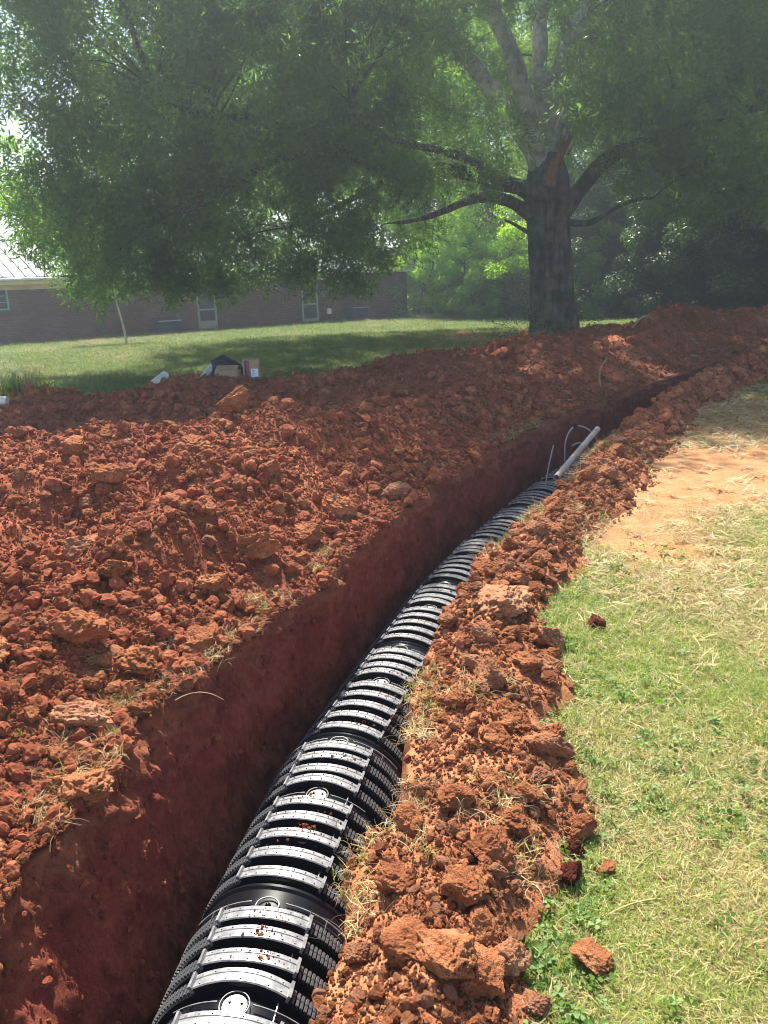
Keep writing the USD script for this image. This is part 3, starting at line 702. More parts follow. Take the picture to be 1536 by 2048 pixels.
LIMBS = [
    ([[4.43, 21.45, 3.7], [4.33, 21.4, 4.24], [3.69, 21.2, 5.27], [2.63, 20.8, 6.44], [1.62, 20.2, 7.56], [0.9, 19.8, 8.9], [0.4, 19.2, 10.2]], .27, .11, M_bark_pale),
    ([[4.45, 21.45, 3.7], [4.32, 21.4, 4.35], [3.83, 21.2, 5.72], [3.37, 21.0, 7.0], [2.79, 20.8, 8.0], [2.2, 20.5, 9.5], [1.9, 20, 11.5]], .27, .12, M_bark_pale),
    ([[4.45, 21.55, 3.7], [4.38, 21.5, 4.48], [4.21, 21.5, 6.44], [4.2, 21.6, 8.2], [4.25, 21.8, 9.8], [4.2, 22, 12]], .25, .11, M_bark_pale),
    ([[4.5, 21.55, 3.7], [4.47, 21.5, 4.48], [4.51, 21.5, 5.98], [4.84, 21.5, 7.08], [5.35, 21.5, 8.14], [5.9, 21.5, 9.6], [6.3, 21.5, 11]], .25, .11, M_bark_pale),
    ([[4.6, 21.7, 3.6], [4.70, 21.6, 4.6], [5.22, 22.0, 6.29], [5.73, 22.5, 7.65], [6.4, 23.0, 9.2]], .24, .10, M_bark_pale),
    ([[4.5, 21.3, 3.45], [4.2, 21.0, 3.76], [3.37, 20.6, 3.94], [2.42, 20.0, 4.13], [1.52, 19.2, 4.17], [0.8, 18.5, 4.05], [0.13, 17.8, 4.06], [-0.57, 17.0, 4.29], [-1.04, 16.4, 4.17], [-1.75, 15.8, 4.06], [-2.25, 15.2, 3.71], [-2.84, 14.8, 3.31], [-3.34, 14.5, 3.05]], .21, .04, M_bark),
    ([[4.5, 21.4, 2.7], [4.15, 21.3, 3.15], [3.5, 20.6, 3.5], [2.61, 19.6, 3.59], [1.81, 18.6, 3.34], [1.2, 18.0, 3.1], [0.4, 17.4, 2.95]], .20, .03, M_bark),
    ([[4.4, 21.3, 3.3], [3.98, 21.2, 3.69], [2.48, 19.5, 4.28], [1.43, 18.0, 4.42], [0.55, 17.0, 4.44], [-0.4, 15.5, 4.9]], .15, .04, M_bark),
    ([[4.55, 21.4, 2.95], [4.95, 21.25, 3.45], [5.39, 21.0, 4.04], [5.9, 20.5, 4.56], [6.46, 20.0, 4.72], [7.2, 19.5, 4.92], [8.0, 19.0, 5.12], [9.0, 18.5, 5.2]], .24, .07, M_bark),
    ([[4.7, 21.35, 3.1], [4.99, 21.25, 3.07], [5.44, 21.0, 3.02], [5.73, 20.7, 3.16], [6.22, 20.5, 3.42], [6.8, 20.2, 3.5]], .10, .03, M_bark),
    ([[4.4, 21.3, 2.6], [4.16, 21.2, 2.72], [3.64, 21.0, 3.0], [3.29, 20.8, 3.14]], .07, .03, M_bark),
    ([[-0.57, 17.0, 4.29], [-1.39, 16.2, 4.5], [-2.05, 15.6, 4.68], [-2.67, 15.0, 4.65], [-3.6, 14.5, 4.9]], .11, .03, M_bark),
    ([[0.8, 18.5, 4.05], [-0.1, 18.2, 3.7], [-1.0, 17.8, 3.25], [-1.9, 17.2, 2.9]], .09, .03, M_bark),
    ([[0.4, 19.2, 7.6], [-0.6, 17.4, 6.5], [-1.35, 17.0, 6.48], [-2.3, 16.2, 7.0]], .12, .04, M_bark_pale),
    ([[-3.0, 14.6, 3.3], [-3.9, 15.0, 3.0], [-4.7, 15.4, 2.6], [-5.4, 15.6, 2.2]], .05, .02, M_bark),
]
for k, (pts, r0, r1, m_) in enumerate(LIMBS):
    limb("limb", pts, r0, r1, m_, seed=70 + k)
limb("torn_stub", [[4.37, 20.95, 3.9], [4.5, 20.9, 4.35], [4.72, 20.85, 4.75], [4.9, 20.8, 5.05]], .20, .04, M_splinter, n=16, seed=99, label="torn orange stub of a broken limb")
sp = MB()
for k in range(16):
    a = rng.uniform(0, 6.28); b0 = np.array([4.72 + 0.13 * math.cos(a), 20.82 + 0.1 * math.sin(a), 4.7 + rng.uniform(-.1, .1)])
    sp.tube([b0, b0 + np.array([0.08 + rng.normal(0, .05), rng.normal(0, .04), rng.uniform(0.2, 0.5)])], np.array([0.035, 0.006]), 4)
part(oak, "splinters", sp.mesh(), M_splinter, kind="stuff")
# crown: clusters of sprigs (cx, cy, cz, rx, ry, rz, sprigs)
CL = [(-5.5, 14.2, 5.6, 1.4, 1.4, 1.7, 380), (-4.4, 14.6, 4.3, 1.6, 1.4, 1.2, 380), (-5.0, 16.0, 3.1, 1.4, 1.3, 1.2, 360), (-5.3, 17.0, 2.4, 1.0, 1.0, 0.7, 170), (-4.1, 16.6, 2.8, 1.3, 1.2, 0.9, 270),
      (-2.7, 16.2, 3.1, 1.4, 1.3, 0.9, 300), (-3.2, 17.0, 2.4, 1.1, 1.0, 0.5, 140), (-1.5, 17.0, 3.0, 1.3, 1.2, 0.7, 260), (-0.9, 17.4, 2.3, 1.0, .9, 0.45, 130),
      (-3.2, 14.2, 5.2, 1.9, 1.5, 1.2, 400), (-1.0, 13.6, 5.8, 1.9, 1.5, 1.1, 360), (0.1, 14.8, 6.0, 1.6, 1.4, 0.9, 300), (-0.4, 17.2, 5.7, 1.0, 1.2, .8, 200), (-0.1, 18.0, 4.9, 1.6, 1.4, 0.7, 240),
      (1.6, 17.6, 4.0, 1.1, 1.0, .5, 120), (0.7, 19.6, 3.3, 1.2, 1.0, .6, 130), (2.2, 19.4, 4.9, 1.2, 1.0, .6, 130), (-6.6, 17.8, 3.6, 1.1, 1.2, 1.0, 200),
      (6.4, 18.0, 6.2, 1.8, 1.8, 1.2, 380), (8.2, 19.0, 5.2, 1.8, 1.8, 1.1, 380), (9.9, 20.0, 4.6, 1.8, 1.8, 1.2, 340), (7.6, 17.0, 7.2, 2.0, 1.8, 1.2, 320), (9.6, 18.2, 6.8, 1.8, 1.8, 1.3, 320), (6.8, 20.4, 4.4, 1.0, 1.0, .5, 120),
      (7.8, 20.6, 3.7, 1.0, 1.0, .5, 110), (11.4, 20.5, 5.6, 1.8, 2.0, 1.6, 280), (5.6, 19.6, 5.6, 1.0, 1.0, .7, 110)]
UP = [(-3.5, 15.2, 7.6, 2.4, 2.0, 1.4, 420), (-1.0, 14.6, 8.2, 2.4, 2.0, 1.4, 420), (1.6, 16.0, 8.0, 2.2, 2.0, 1.4, 380), (3.8, 17.0, 8.6, 2.2, 2.0, 1.4, 340), (6.0, 17.4, 9.2, 2.2, 2.0, 1.5, 360), (8.6, 18.4, 9.2, 2.2, 2.2, 1.6, 360),
      (-5.5, 18.5, 7.4, 2.2, 2.2, 1.6, 340), (-2.8, 19.0, 8.6, 2.6, 2.4, 1.8, 420), (0.4, 19.5, 10.0, 2.6, 2.4, 1.8, 420), (3.4, 20.5, 11.4, 2.6, 2.6, 1.8, 420), (6.6, 21.5, 11.2, 2.6, 2.6, 1.8, 380), (9.4, 22, 9.2, 2.4, 2.4, 1.8, 340),
      (-4.0, 23, 7.6, 2.4, 2.4, 1.8, 300), (-1.0, 24, 9.4, 2.8, 2.6, 2.0, 360), (2.6, 25, 10.8, 2.8, 2.6, 2.0, 360), (6.2, 26, 10.2, 2.8, 2.6, 2.0, 340), (9.6, 26, 8.0, 2.4, 2.4, 1.8, 280), (-1.6, 26, 6.4, 2.2, 2.0, 1.4, 240),
      (2.2, 27, 7.2, 2.4, 2.0, 1.6, 260), (6.0, 28, 7.0, 2.4, 2.0, 1.6, 260), (1.4, 22.5, 7.0, 1.6, 1.4, 1.2, 160), (3.0, 23, 6.6, 1.6, 1.4, 1.2, 160), (6.6, 23.2, 7.2, 1.6, 1.4, 1.2, 180), (4.4, 23.5, 8.0, 1.8, 1.4, 1.2, 180), (4.2, 22, 14, 3, 3, 1.2, 420), (-2.2, 26.6, 8.0, 2.2, 2.0, 1.4, 320), (0.4, 28.4, 9.0, 2.4, 2.0, 1.5, 320), (-4.6, 25.5, 7.2, 2.2, 2.0, 1.3, 300), (-5.0, 21.6, 7.0, 1.8, 1.8, 1.2, 240), (3.2, 30, 8.4, 2.4, 2.0, 1.5, 300),
      (9.0, 28.6, 8.6, 2.2, 2.2, 1.6, 340), (11.2, 27, 9.0, 2.2, 2.2, 1.6, 340), (7.4, 30, 9.2, 2.2, 2.0, 1.6, 300), (12.6, 25.4, 8.0, 2.2, 2.2, 1.6, 320), (11.4, 23.4, 7.6, 2.0, 2.0, 1.5, 300), (-2.0, 22.0, 6.6, 1.6, 1.6, 0.9, 180), (-0.6, 16.6, 6.7, 1.6, 1.4, .8, 200),
      (8.0, 28.4, 8.0, 2, 1.8, 1.5, 260), (10.2, 29.2, 8.8, 2.2, 2, 1.5, 260), (12.2, 29.4, 8.6, 2.2, 2, 1.6, 260), (6.2, 27.6, 7.6, 2, 1.6, 1.2, 240), (1.4, 28.0, 8.0, 2.2, 1.8, 1.2, 240), (3.4, 28.2, 8.4, 2, 1.8, 1.2, 240), (-0.8, 27.2, 7.4, 2, 1.6, 1.0, 220),
      (-3.0, 27.0, 5.4, 2.0, 1.6, 1.1, 260), (-0.4, 28.2, 5.6, 2.0, 1.6, 1.1, 260), (2.0, 29.0, 5.8, 1.8, 1.6, 1.1, 220), (-5.4, 24.6, 5.2, 1.8, 1.6, 1.1, 240), (-3.4, 22.5, 5.2, 1.6, 1.5, .9, 200), (-1.2, 24.5, 5.6, 1.8, 1.6, .9, 200),
      (-2.2, 15.6, 4.2, 1.2, 1.0, .6, 170), (-0.2, 16.6, 4.0, 1.1, .9, .45, 130), (-6.2, 15.2, 4.4, 1.1, 1.1, 1.2, 240), (-6.0, 13.6, 6.6, 1.1, 1.1, 1.0, 200),
      (2.6, 15.6, 8.6, 1.3, 1.0, .9, 170), (5.6, 15.4, 8.4, 1.8, 1.0, .9, 220), (8.2, 24.6, 8.4, 2.2, 2.0, 1.3, 300), (6.0, 23.6, 9.4, 2.2, 2.0, 1.3, 300), (11.6, 22.0, 7.8, 2.0, 2.0, 1.4, 280),
      (-4.2, 13.4, 6.9, 1.5, 1.3, .9, 220), (-2.0, 15.2, 6.4, 1.6, 1.4, .9, 240), (-1.6, 16.8, 4.8, 1.3, 1.1, .7, 200), (-4.2, 16, 6.4, 1.6, 1.4, 1.0, 240)]
pos, scl, dirs, roll = [], [], [], []
for cx_, cy_, cz_, rx_, ry_, rz_, n_c in CL + UP:
    up_ = cz_ > 6.3
    m = int(n_c * (1.55 if up_ else 1.5))
    d = rng.normal(0, 1, (m, 3)); d /= np.linalg.norm(d, axis=1, keepdims=True)
    rad = rng.uniform(0.25, 1.0, m) ** 0.55
    p = np.array([cx_, cy_, cz_]) + d * rad[:, None] * np.array([rx_, ry_, rz_]) * 1.15
    k = meshkit.fbm(p * 0.95, 3, 81) > (0.0 if cy_ > 26.5 and cx_ > 5 else 0.36 if cy_ > 26.5 else 0.37 if up_ and cx_ > 3.3 else 0.43)
    k &= (meshkit.fbm(p * 2.3, 2, 82) > 0.44)
    p, d = p[k], d[k]
    pos.append(p)
    out = d * np.array([1, 1, 0.3]) + rng.normal(0, 0.45, d.shape) + np.array([0, 0, -0.35])
    dirs.append(out)
pos, dirs = np.vstack(pos), np.vstack(dirs)
N = len(pos)
sprigs = [(leaf_sprig(50, 0.55, 0.135, 0.029, 900 + k), M_leaf, False) for k in range(4)]
scatter(str(oak.GetPath()), "crown", sprigs, pos, quat_from_mats(mats_from_dirs(dirs, rng.uniform(0, 6.28, N))), rng.uniform(0.75, 1.35, N), rng.integers(0, 4, N))
# twigs joining the sprigs to the limbs
bs = MB()
limb_pts = np.vstack([smooth_path(p, 24)[6:] for p, *_ in LIMBS])
lt = cKDTree(limb_pts)
for k in rng.choice(N, 420, replace=False):
    dd_, ii = lt.query(pos[k])
    if 0.4 < dd_ < 3.2:
        a, b = limb_pts[ii], pos[k]
        mid = (a + b) / 2 + rng.normal(0, 0.15, 3) * dd_ * 0.4 + np.array([0, 0, 0.12 * dd_])
        bs.tube(smooth_path([a, mid, b], 7), np.linspace(0.007 * dd_ + 0.008, 0.004, 7), 5, cap=False)
part(oak, "twigs", bs.mesh(), M_bark, smooth=True, kind="stuff")

def woods_tree(proto, height, rad, base_z, n_leaf, leaf, seed, leaf_m, trunk_r, dense=1.0, thick=1.0):
    """a whole tree as a class prim: trunk, a few boughs, crown of leaf-sized faces gathered in clumps"""
    r = np.random.default_rng(seed)
    cp = stage.CreateClassPrim("/World/" + proto)
    path = str(cp.GetPath())
    tp = smooth_path([(0, 0, -0.3), (r.normal(0, .15), r.normal(0, .15), height * 0.3), (r.normal(0, .3), r.normal(0, .3), height * 0.6), (r.normal(0, .4), r.normal(0, .4), height * 0.9)], 20)
    b = MB().tube(tp, np.linspace(trunk_r, trunk_r * 0.2, 20), 9)
    part(path, "trunk", b.mesh(), M_bark_woods, smooth=True)
    nb = int(46 * dense); cs = []
    b = MB()
    for k in range(nb):
        zz = r.uniform(base_z, height)
        fz = (zz - base_z) / (height - base_z)
        rr_ = rad * (0.55 + 0.75 * math.sin(math.pi * min(fz * 0.85 + 0.12, 1))) * r.uniform(0.25, 1.0) ** 0.6 * 0.85
        a = r.uniform(0, 6.28)
        c = np.array([rr_ * math.cos(a), rr_ * math.sin(a), zz]); cs.append(c)
        t0 = tp[min(19, int(np.searchsorted(tp[:, 2], max(0.3, zz - 0.35 * rr_))))]
        b.tube(smooth_path([t0, (t0 + c) / 2 + [0, 0, 0.1 * rr_], c], 5), np.linspace(0.028, 0.006, 5), 4, cap=False)
    part(path, "boughs", b.mesh(), M_bark_woods, kind="stuff")
    cs = np.array(cs)
    ci = r.integers(0, nb, n_leaf)
    d = r.normal(0, 1, (n_leaf, 3)); d /= np.linalg.norm(d, axis=1, keepdims=True)
    sz = (0.20 + 0.16 * r.random(nb)) * rad * thick
    p = cs[ci] + d * (r.uniform(0.1, 1, n_leaf) ** 0.5 * sz[ci])[:, None] * [1, 1, 0.75]
    nn = d + r.normal(0, 0.7, d.shape); nn[:, 2] += 0.5; nn /= np.linalg.norm(nn, axis=1, keepdims=True)
    a = np.cross(nn, r.normal(0, 1, nn.shape)); a /= np.linalg.norm(a, axis=1, keepdims=True)
    c = np.cross(nn, a)
    L_ = (leaf * r.uniform(0.6, 1.3, n_leaf))[:, None]
    v_ = np.stack([p - a * L_, p + c * L_ * 0.42, p + a * L_, p - c * L_ * 0.42], 1).reshape(-1, 3)
    o = 4 * np.arange(n_leaf)[:, None]
    f_ = np.vstack([np.hstack([o, o + 1, o + 2]), np.hstack([o, o + 2, o + 3])])
    part(path, "crown", (v_, f_), leaf_m, kind="stuff")
    return path
K_bright = woods_tree("bright_tree_kind", 13, 3.6, 1.2, 19000, 0.085, 1, M_leaf_bright, 0.20)
K_dark = woods_tree("dark_tree_kind", 15, 3.8, 1.0, 34000, 0.10, 2, M_leaf_dark, 0.24)
K_mid = woods_tree("mid_tree_kind", 12, 3.2, 0.7, 19000, 0.08, 3, M_leaf_bright, 0.16)
K_shrub = woods_tree("understorey_kind", 4.2, 1.9, 0.1, 14000, 0.075, 4, M_leaf_bright, 0.06, dense=0.8)
K_shrub_d = woods_tree("dark_understorey_kind", 4.8, 2.1, 0.05, 18000, 0.08, 5, M_leaf_dark, 0.07, dense=0.8)
G1, G2 = "sunlit green trees of the wood behind the oak", "dark trees of the wood at the right edge"
WOODS = [(K_bright, -24, 52, 1.0, "bright"), (K_bright, -18, 58, 1.05, "bright"), (K_dark, -31, 50, 1.0, "bright"),
         (K_mid, 3.4, 45, 1.0, "b"), (K_bright, 6.6, 44, 1.05, "b"), (K_mid, 9.0, 41, 0.95, "b"), (K_bright, 0.5, 54, 1.15, "b"), (K_dark, 4.5, 56, 1.3, "b"), (K_dark, 9.5, 52, 1.35, "b"), (K_bright, -6, 58, 1.1, "b"),
         (K_dark, 12.4, 38.0, 1.0, "d"), (K_mid, 14.6, 34.5, 1.0, "d"), (K_dark, 17.5, 33.0, 1.05, "d"), (K_dark, 19.0, 38.5, 1.15, "d"), (K_mid, 14.0, 43, 1.1, "d"), (K_dark, 13.8, 50, 1.3, "d"), (K_dark, 21.5, 30.0, 1.1, "d"),
         (K_dark, 24, 40, 1.3, "d"), (K_dark, 19.5, 52, 1.35, "d"), (K_dark, 28, 48, 1.3, "d"), (K_dark, -12, 66, 1.2, "b"), (K_dark, 30, 34, 1.2, "d")]
for k, (kp, x, y, s, w) in enumerate(WOODS):
    side_ = ["leftmost", "middle", "rightmost"]
    lab = {"bright": f"bright yellow-green tree, {side_[[1, 2, 0][k % 3]]} of three rising behind the left end of the house roof", "b": "sunlit green tree of the wood behind the oak trunk", "d": "dark leafy tree of the wood to the right of the oak"}[w]
    copy_of(kp, "woods_tree", (x, y, float(lawn_h(np.array(x), np.array(y))) - 0.1), rotz(k * 2.3), lab, "tree", {"bright": "trees behind the roof at the left", "b": G1, "d": G2}[w], s)
SHRUBS = [(K_shrub, 2.4, 41.5, 1.0), (K_shrub, 4.6, 39.5, .9), (K_shrub, 6.6, 38, 1.0), (K_shrub_d, 8.6, 36.5, 1.0), (K_shrub, 10.4, 35, .95), (K_shrub_d, 12.0, 33, 1.0), (K_shrub_d, 13.6, 31.2, 1.05), (K_shrub_d, 15.4, 30, 1.1), (K_shrub_d, 17.4, 28.8, 1.1),
          (K_shrub_d, 19.4, 27.6, 1.15), (K_shrub_d, 16.5, 33, 1.2), (K_shrub, 8.0, 40, 1.2), (K_shrub, 5.4, 43, 1.25), (K_shrub_d, 11.5, 37, 1.25), (K_shrub_d, 21.5, 27, 1.15), (K_shrub, 3.2, 44.5, 1.1),
          (K_shrub_d, 1.5, 50, 1.6), (K_shrub, 4.6, 49, 1.5), (K_shrub_d, 7.6, 47.5, 1.6), (K_shrub_d, 10.6, 45, 1.6), (K_shrub_d, 13.4, 41.5, 1.6), (K_shrub_d, 16.2, 38.5, 1.6), (K_shrub_d, 18.8, 35.5, 1.6), (K_shrub_d, 21.4, 33, 1.6), (K_shrub_d, 24, 31, 1.6), (K_shrub_d, 20, 42, 1.7), (K_shrub_d, 24.5, 37, 1.7), (K_shrub_d, 14.8, 32, 1.2), (K_shrub_d, 18.4, 31, 1.25), (K_shrub, 9.2, 41.5, 1.4)]
for k, (kp, x, y, s) in enumerate(SHRUBS):
    copy_of(kp, "understorey_shrub", (x, y, float(lawn_h(np.array(x), np.array(y))) - 0.08), rotz(k * 1.7), "leafy understorey bush along the foot of the wood", "bush", "bushes along the edge of the wood", s)

# sapling near the house, shrub at the oak's foot, tall grass clump at the left
sap = thing("sapling", (-8.45, 26.2, 0.0), None, "thin pale young tree stem standing on the lawn before the brick wall", "sapling")
part(sap, "stem", MB().tube(smooth_path([(0.05, 0, -0.1), (0, 0, 0.7), (-0.14, 0, 1.5), (-0.2, 0, 2.2)], 12), np.linspace(0.045, 0.02, 12), 8).mesh(), M_wood_pale, smooth=True)
part(sap, "branch", MB().tube(smooth_path([(-0.12, 0, 1.4), (-0.5, 0, 1.65), (-0.9, 0, 2.0)], 8), np.linspace(0.022, 0.01, 8), 6).mesh(), M_wood_pale, smooth=True)
m = 170
d = rng.normal(0, 1, (m, 3)); d /= np.linalg.norm(d, axis=1, keepdims=True)
p = np.array([-0.3, 0, 2.5]) + d * rng.uniform(0.2, 1, (m, 1)) ** 0.5 * np.array([1.2, 1.0, 0.8])
scatter(str(sap.GetPath()), "foliage", sprigs[:2], p, quat_from_mats(mats_from_dirs(d + [0, 0, -0.3] + rng.normal(0, .3, d.shape), rng.uniform(0, 6.28, m))), rng.uniform(0.8, 1.2, m), rng.integers(0, 2, m))
shr = thing("scrub_heap", (4.2, 20.2, 0.0), None, "low tangle of dry brush and weeds at the foot of the oak", "brush")
sb = MB()
for k in range(150):
    a = rng.uniform(0, 6.28); q = np.array([rng.normal(0, 0.75), rng.normal(0, 0.35), 0.0])
    l_ = rng.uniform(0.3, 0.75)
    sb.tube(smooth_path([q, q + [0.15 * math.cos(a), 0.15 * math.sin(a), l_ * 0.6], q + [l_ * 0.6 * math.cos(a), l_ * 0.6 * math.sin(a), l_ * rng.uniform(0.4, 0.9)]], 5), np.linspace(0.012, 0.003, 5), 4, cap=False)
part(shr, "stems", sb.mesh(), M_root, kind="stuff")
m = 90
p = np.stack([rng.normal(0, 0.75, m), rng.normal(0, 0.35, m), rng.uniform(0.05, 0.6, m)], 1)
scatter(str(shr.GetPath()), "leaves", [(leaf_sprig(36, 0.4, 0.07, 0.03, 950), M_leaf_dark, False)], p, quat_from_mats(mats_from_dirs(rng.normal(0, 1, (m, 3)), rng.uniform(0, 6.28, m))), rng.uniform(0.6, 1.1, m), np.zeros(m, int))
#@@NEXT
# ------------------------------------------------------------------ plastic arch chambers in the trench
CW, CH, CLEN = 0.37, 0.42, 1.16
def arch(a, off=0.0):
    """profile point(s) of the arch; a from 0 (right foot) to pi (left foot)"""
    c, s = np.cos(a), np.sin(a)
    x = (CW + off) * np.sign(c) * np.abs(c) ** 0.94
    z = (CH + off) * np.abs(s) ** 1.0
    return x, z
def arc_strip(a0, a1, n, ys, offs, bend=None):
    """sweeps the cross-section (ys, offs) along the arch"""
    a = np.linspace(a0, a1, n)
    vs = []
    for y_, o in zip(ys, offs):
        x, z = arch(a, o)
        yy = np.full_like(a, y_) + (bend(a) if bend else 0)
        vs.append(np.stack([x, yy, z], -1))
    v_ = np.stack(vs, 1).reshape(-1, 3)
    return v_, grid_faces(n, len(ys))
A_PLATE0, A_PLATE1 = 1.15, 1.992          # the smooth top plate spans these angles
RIBS = [(.178, 0), (.300, 0), (.422, 0), (.542, 0), (.655, .0), (.808, .026), (.920, 0), (1.03, 0), (1.125, 0)]
def build_chamber(path):
    body = MB()
    v_, f_ = arc_strip(0.02, math.pi - 0.02, 60, [-0.02, 0.0, 0.10, 0.112, 0.124, 0.136, 1.14, 1.155, 1.175], [0.026, 0.026, 0.026, 0.036, 0.036, 0.022, 0.0, 0.004, 0.004])
    body.add(v_, f_)
    part(path, "shell", body.mesh(), M_hdpe, smooth=35)
    hw = 0.031
    for k, (y0, bd) in enumerate(RIBS):
        bend = (lambda a, bd=bd: bd * (np.exp(-((a - 1.57) / 0.42) ** 2))) if bd else (lambda a: 0 * a)
        rm = MB()
        H_ = 0.058
        # top plate
        v_, f_ = arc_strip(A_PLATE0, A_PLATE1, 30, [y0 - hw, y0 - hw + .004, y0 - .010, y0 - .007, y0 + .007, y0 + .010, y0 + hw - .004, y0 + hw],
                           [H_ - .004, H_, H_, H_ - .003, H_ - .003, H_, H_, H_ - .004], bend)
        rm.add(v_, f_)
        fk = MB()
        for e_ in (-1, 1):
            v_, f_ = arc_strip(A_PLATE0, A_PLATE1, 30, [y0 + e_ * (hw + .008), y0 + e_ * (hw + .0003)], [-.006, H_ - .0045], bend)
            fk.add(v_, f_)
        for a0, a1 in ((0.03, A_PLATE0), (A_PLATE1, math.pi - 0.03)):        # recessed flanks behind the louvres
            v_, f_ = arc_strip(a0, a1, 22, [y0 - hw - .007, y0 - hw, y0 + hw, y0 + hw + .007], [-.005, .030, .030, -.005], bend)
            fk.add(v_, f_)
        for a in (A_PLATE0, A_PLATE1):                                       # step at each end of the plate
            x, z = arch(np.array([a]), H_ - 0.004); b_ = float(bend(np.array([a]))[0])
            t = np.arctan2(*(np.diff(np.array(arch(np.array([a - .01, a + .01]))), axis=1)[::-1, 0]))
            rm.box((x[0], y0 + b_, z[0]), (0.012, 2 * hw + .004, 0.034), roty(-t))
        rib = part(path, "rib", rm.mesh(), M_hdpe_rib, smooth=35)
        part(rib, "rib_flank", fk.mesh(), M_hdpe, smooth=35)
        dots = MB()
        for a in np.linspace(A_PLATE0 + .08, A_PLATE1 - .08, 7):
            for yy in (-.018, .018):
                x, z = arch(np.array([a]), H_ + .001); dots.box((x[0], y0 + yy + float(bend(np.array([a]))[0]), z[0]), (.005, .005, .004))
        part(rib, "studs", dots.mesh(), M_hdpe, kind="stuff")
        lv = MB()
        for sgn in (0, 1):
            for q in range(22):
                a = (A_PLATE0 - 0.05 - q * 0.044)
                if a < 0.06:
                    break
                a = math.pi - a if sgn else a
                xx, zz = arch(np.array([a - .008, a, a + .008]), 0.041)
                t = math.atan2(zz[2] - zz[0], xx[2] - xx[0])
                b_ = float(bend(np.array([a]))[0])
                spread = 1.0 + 0.25 * max(0, (0.5 - abs(a if not sgn else math.pi - a)))
                for yy in (-.0135, .0135):
                    lv.box((xx[1], y0 + b_ + yy * spread, zz[1]), (0.0100, 0.0235, 0.008), roty(-t + 0.06 * (1 if not sgn else -1)))
        part(rib, "louvres", lv.mesh(), M_hdpe_slat, kind="stuff")
    fins = MB()
    ys = [r[0] for r in RIBS]
    for k in range(len(ys) - 1):
        for a in (1.2, 1.92):
            if (k + (a > 1.5)) % 2 == 0:
                x, z = arch(np.array([a]), 0.012); fins.box((x[0], (ys[k] + ys[k + 1]) / 2, z[0]), (0.004, ys[k + 1] - ys[k] - .055, 0.030))
    part(path, "webs", fins.mesh(), M_hdpe_rib, kind="stuff")
    # inspection port between the fifth and sixth rib
    px, pz = arch(np.array([1.57]), 0.0)
    pc = (0, 0.745, pz[0])
    rp = MB()
    cyl = trimesh.creation.cylinder(0.045, 0.05, sections=28); rp.add(np.array(cyl.vertices) + [0, 0.735, pz[0] - .004], cyl.faces)
    port = part(path, "inspection_port", rp.mesh(), M_port, smooth=30)
    rg = MB(); aa = np.linspace(0, 2 * np.pi, 33); rg.tube(np.stack([0.054 * np.cos(aa), .735 + .054 * np.sin(aa), np.full(33, pz[0] + .026)], 1), .0028, 5, cap=False)
    part(port, "port_ring", rg.mesh(), M_hdpe_rib, smooth=True)
    kn = MB()
    for k in range(3):
        kn.box((0.026 * math.cos(k * 2.1 + .5), .735 + .026 * math.sin(k * 2.1 + .5), pz[0] + .024), (.008, .008, .008))
    part(port, "port_knobs", kn.mesh(), M_hdpe, kind="stuff")
    wr = MB(); a = np.linspace(.95, 2.19, 30); x, z = arch(a, .03)
    wr.tube(np.stack([x, .742 + 0 * a, z], 1)[:12], .0028, 5); wr.tube(np.stack([x, .742 + 0 * a, z], 1)[18:], .0028, 5)
    x, z = arch(a, .03); wr.tube(np.stack([x, .392 + 0 * a, z], 1), .0026, 5)
    lp = np.linspace(0, 2 * np.pi, 20); wr.tube(np.stack([.03 + .02 * np.cos(lp), .395 + .013 * np.sin(lp), np.full(20, pz[0] + .034)], 1), .0022, 4, cap=False)
    part(path, "wire_rim", wr.mesh(), M_hdpe_rib, smooth=True, kind="stuff")
    # coupling fence at the far end: arcs, half-ring handle, latch post
    fl = MB(); a = np.linspace(.72, 2.42, 60)
    for yy, oo in ((1.178, .030), (1.192, .044)):
        rr_ = np.stack([arch(a, oo)[0], yy + 0 * a, arch(a, oo)[1]], 1)
        fl.tube(rr_[:25], .0032, 5); fl.tube(rr_[35:], .0032, 5)
    for a_ in (.95, 1.14, 2.0, 2.19):
        x0_, z0_ = arch(np.array([a_]), 0.03); fl.box((x0_[0], 1.172, z0_[0] + .004), (.003, .05, .034))
    part(path, "coupling_rail", fl.mesh(), M_hdpe_rib, smooth=True, kind="stuff")
    hn = MB(); lp = np.linspace(-0.25, np.pi + .25, 24)
    zt = pz[0] + .044
    for zz in (zt, zt - .02):
        hn.tube(np.stack([.048 * np.cos(lp), 1.172 + .042 * np.sin(lp), np.full(24, zz)], 1), .004, 6)
    cc = np.stack([.045 * np.cos(lp), 1.172 + .039 * np.sin(lp)], 1)
    pl = trimesh.creation.extrude_polygon(shapely.Polygon(cc), .006, engine="earcut"); 
    handle = part(path, "handle_loop", hn.mesh(), M_hdpe_rib, smooth=True)
    part(handle, "floor_plate", (np.array(pl.vertices) + [0, 0, zt - .028], np.array(pl.faces)), M_port)
    ps = trimesh.creation.capsule(height=.032, radius=.0125, count=[12, 12]); part(path, "latch_post", (np.array(ps.vertices) + [0, 1.178, zt - .024], np.array(ps.faces)), M_hdpe, smooth=True)
    # lower cable clutter along the side foot: base flange
    for sg in (-1, 1):
        part(path, "foot_flange", MB().box((sg * (CW + .012), .58, .012), (.05, 1.12, .022)).mesh(), M_hdpe)
CK = str(stage.CreateClassPrim("/World/chamber_kind").GetPath())
build_chamber(CK)
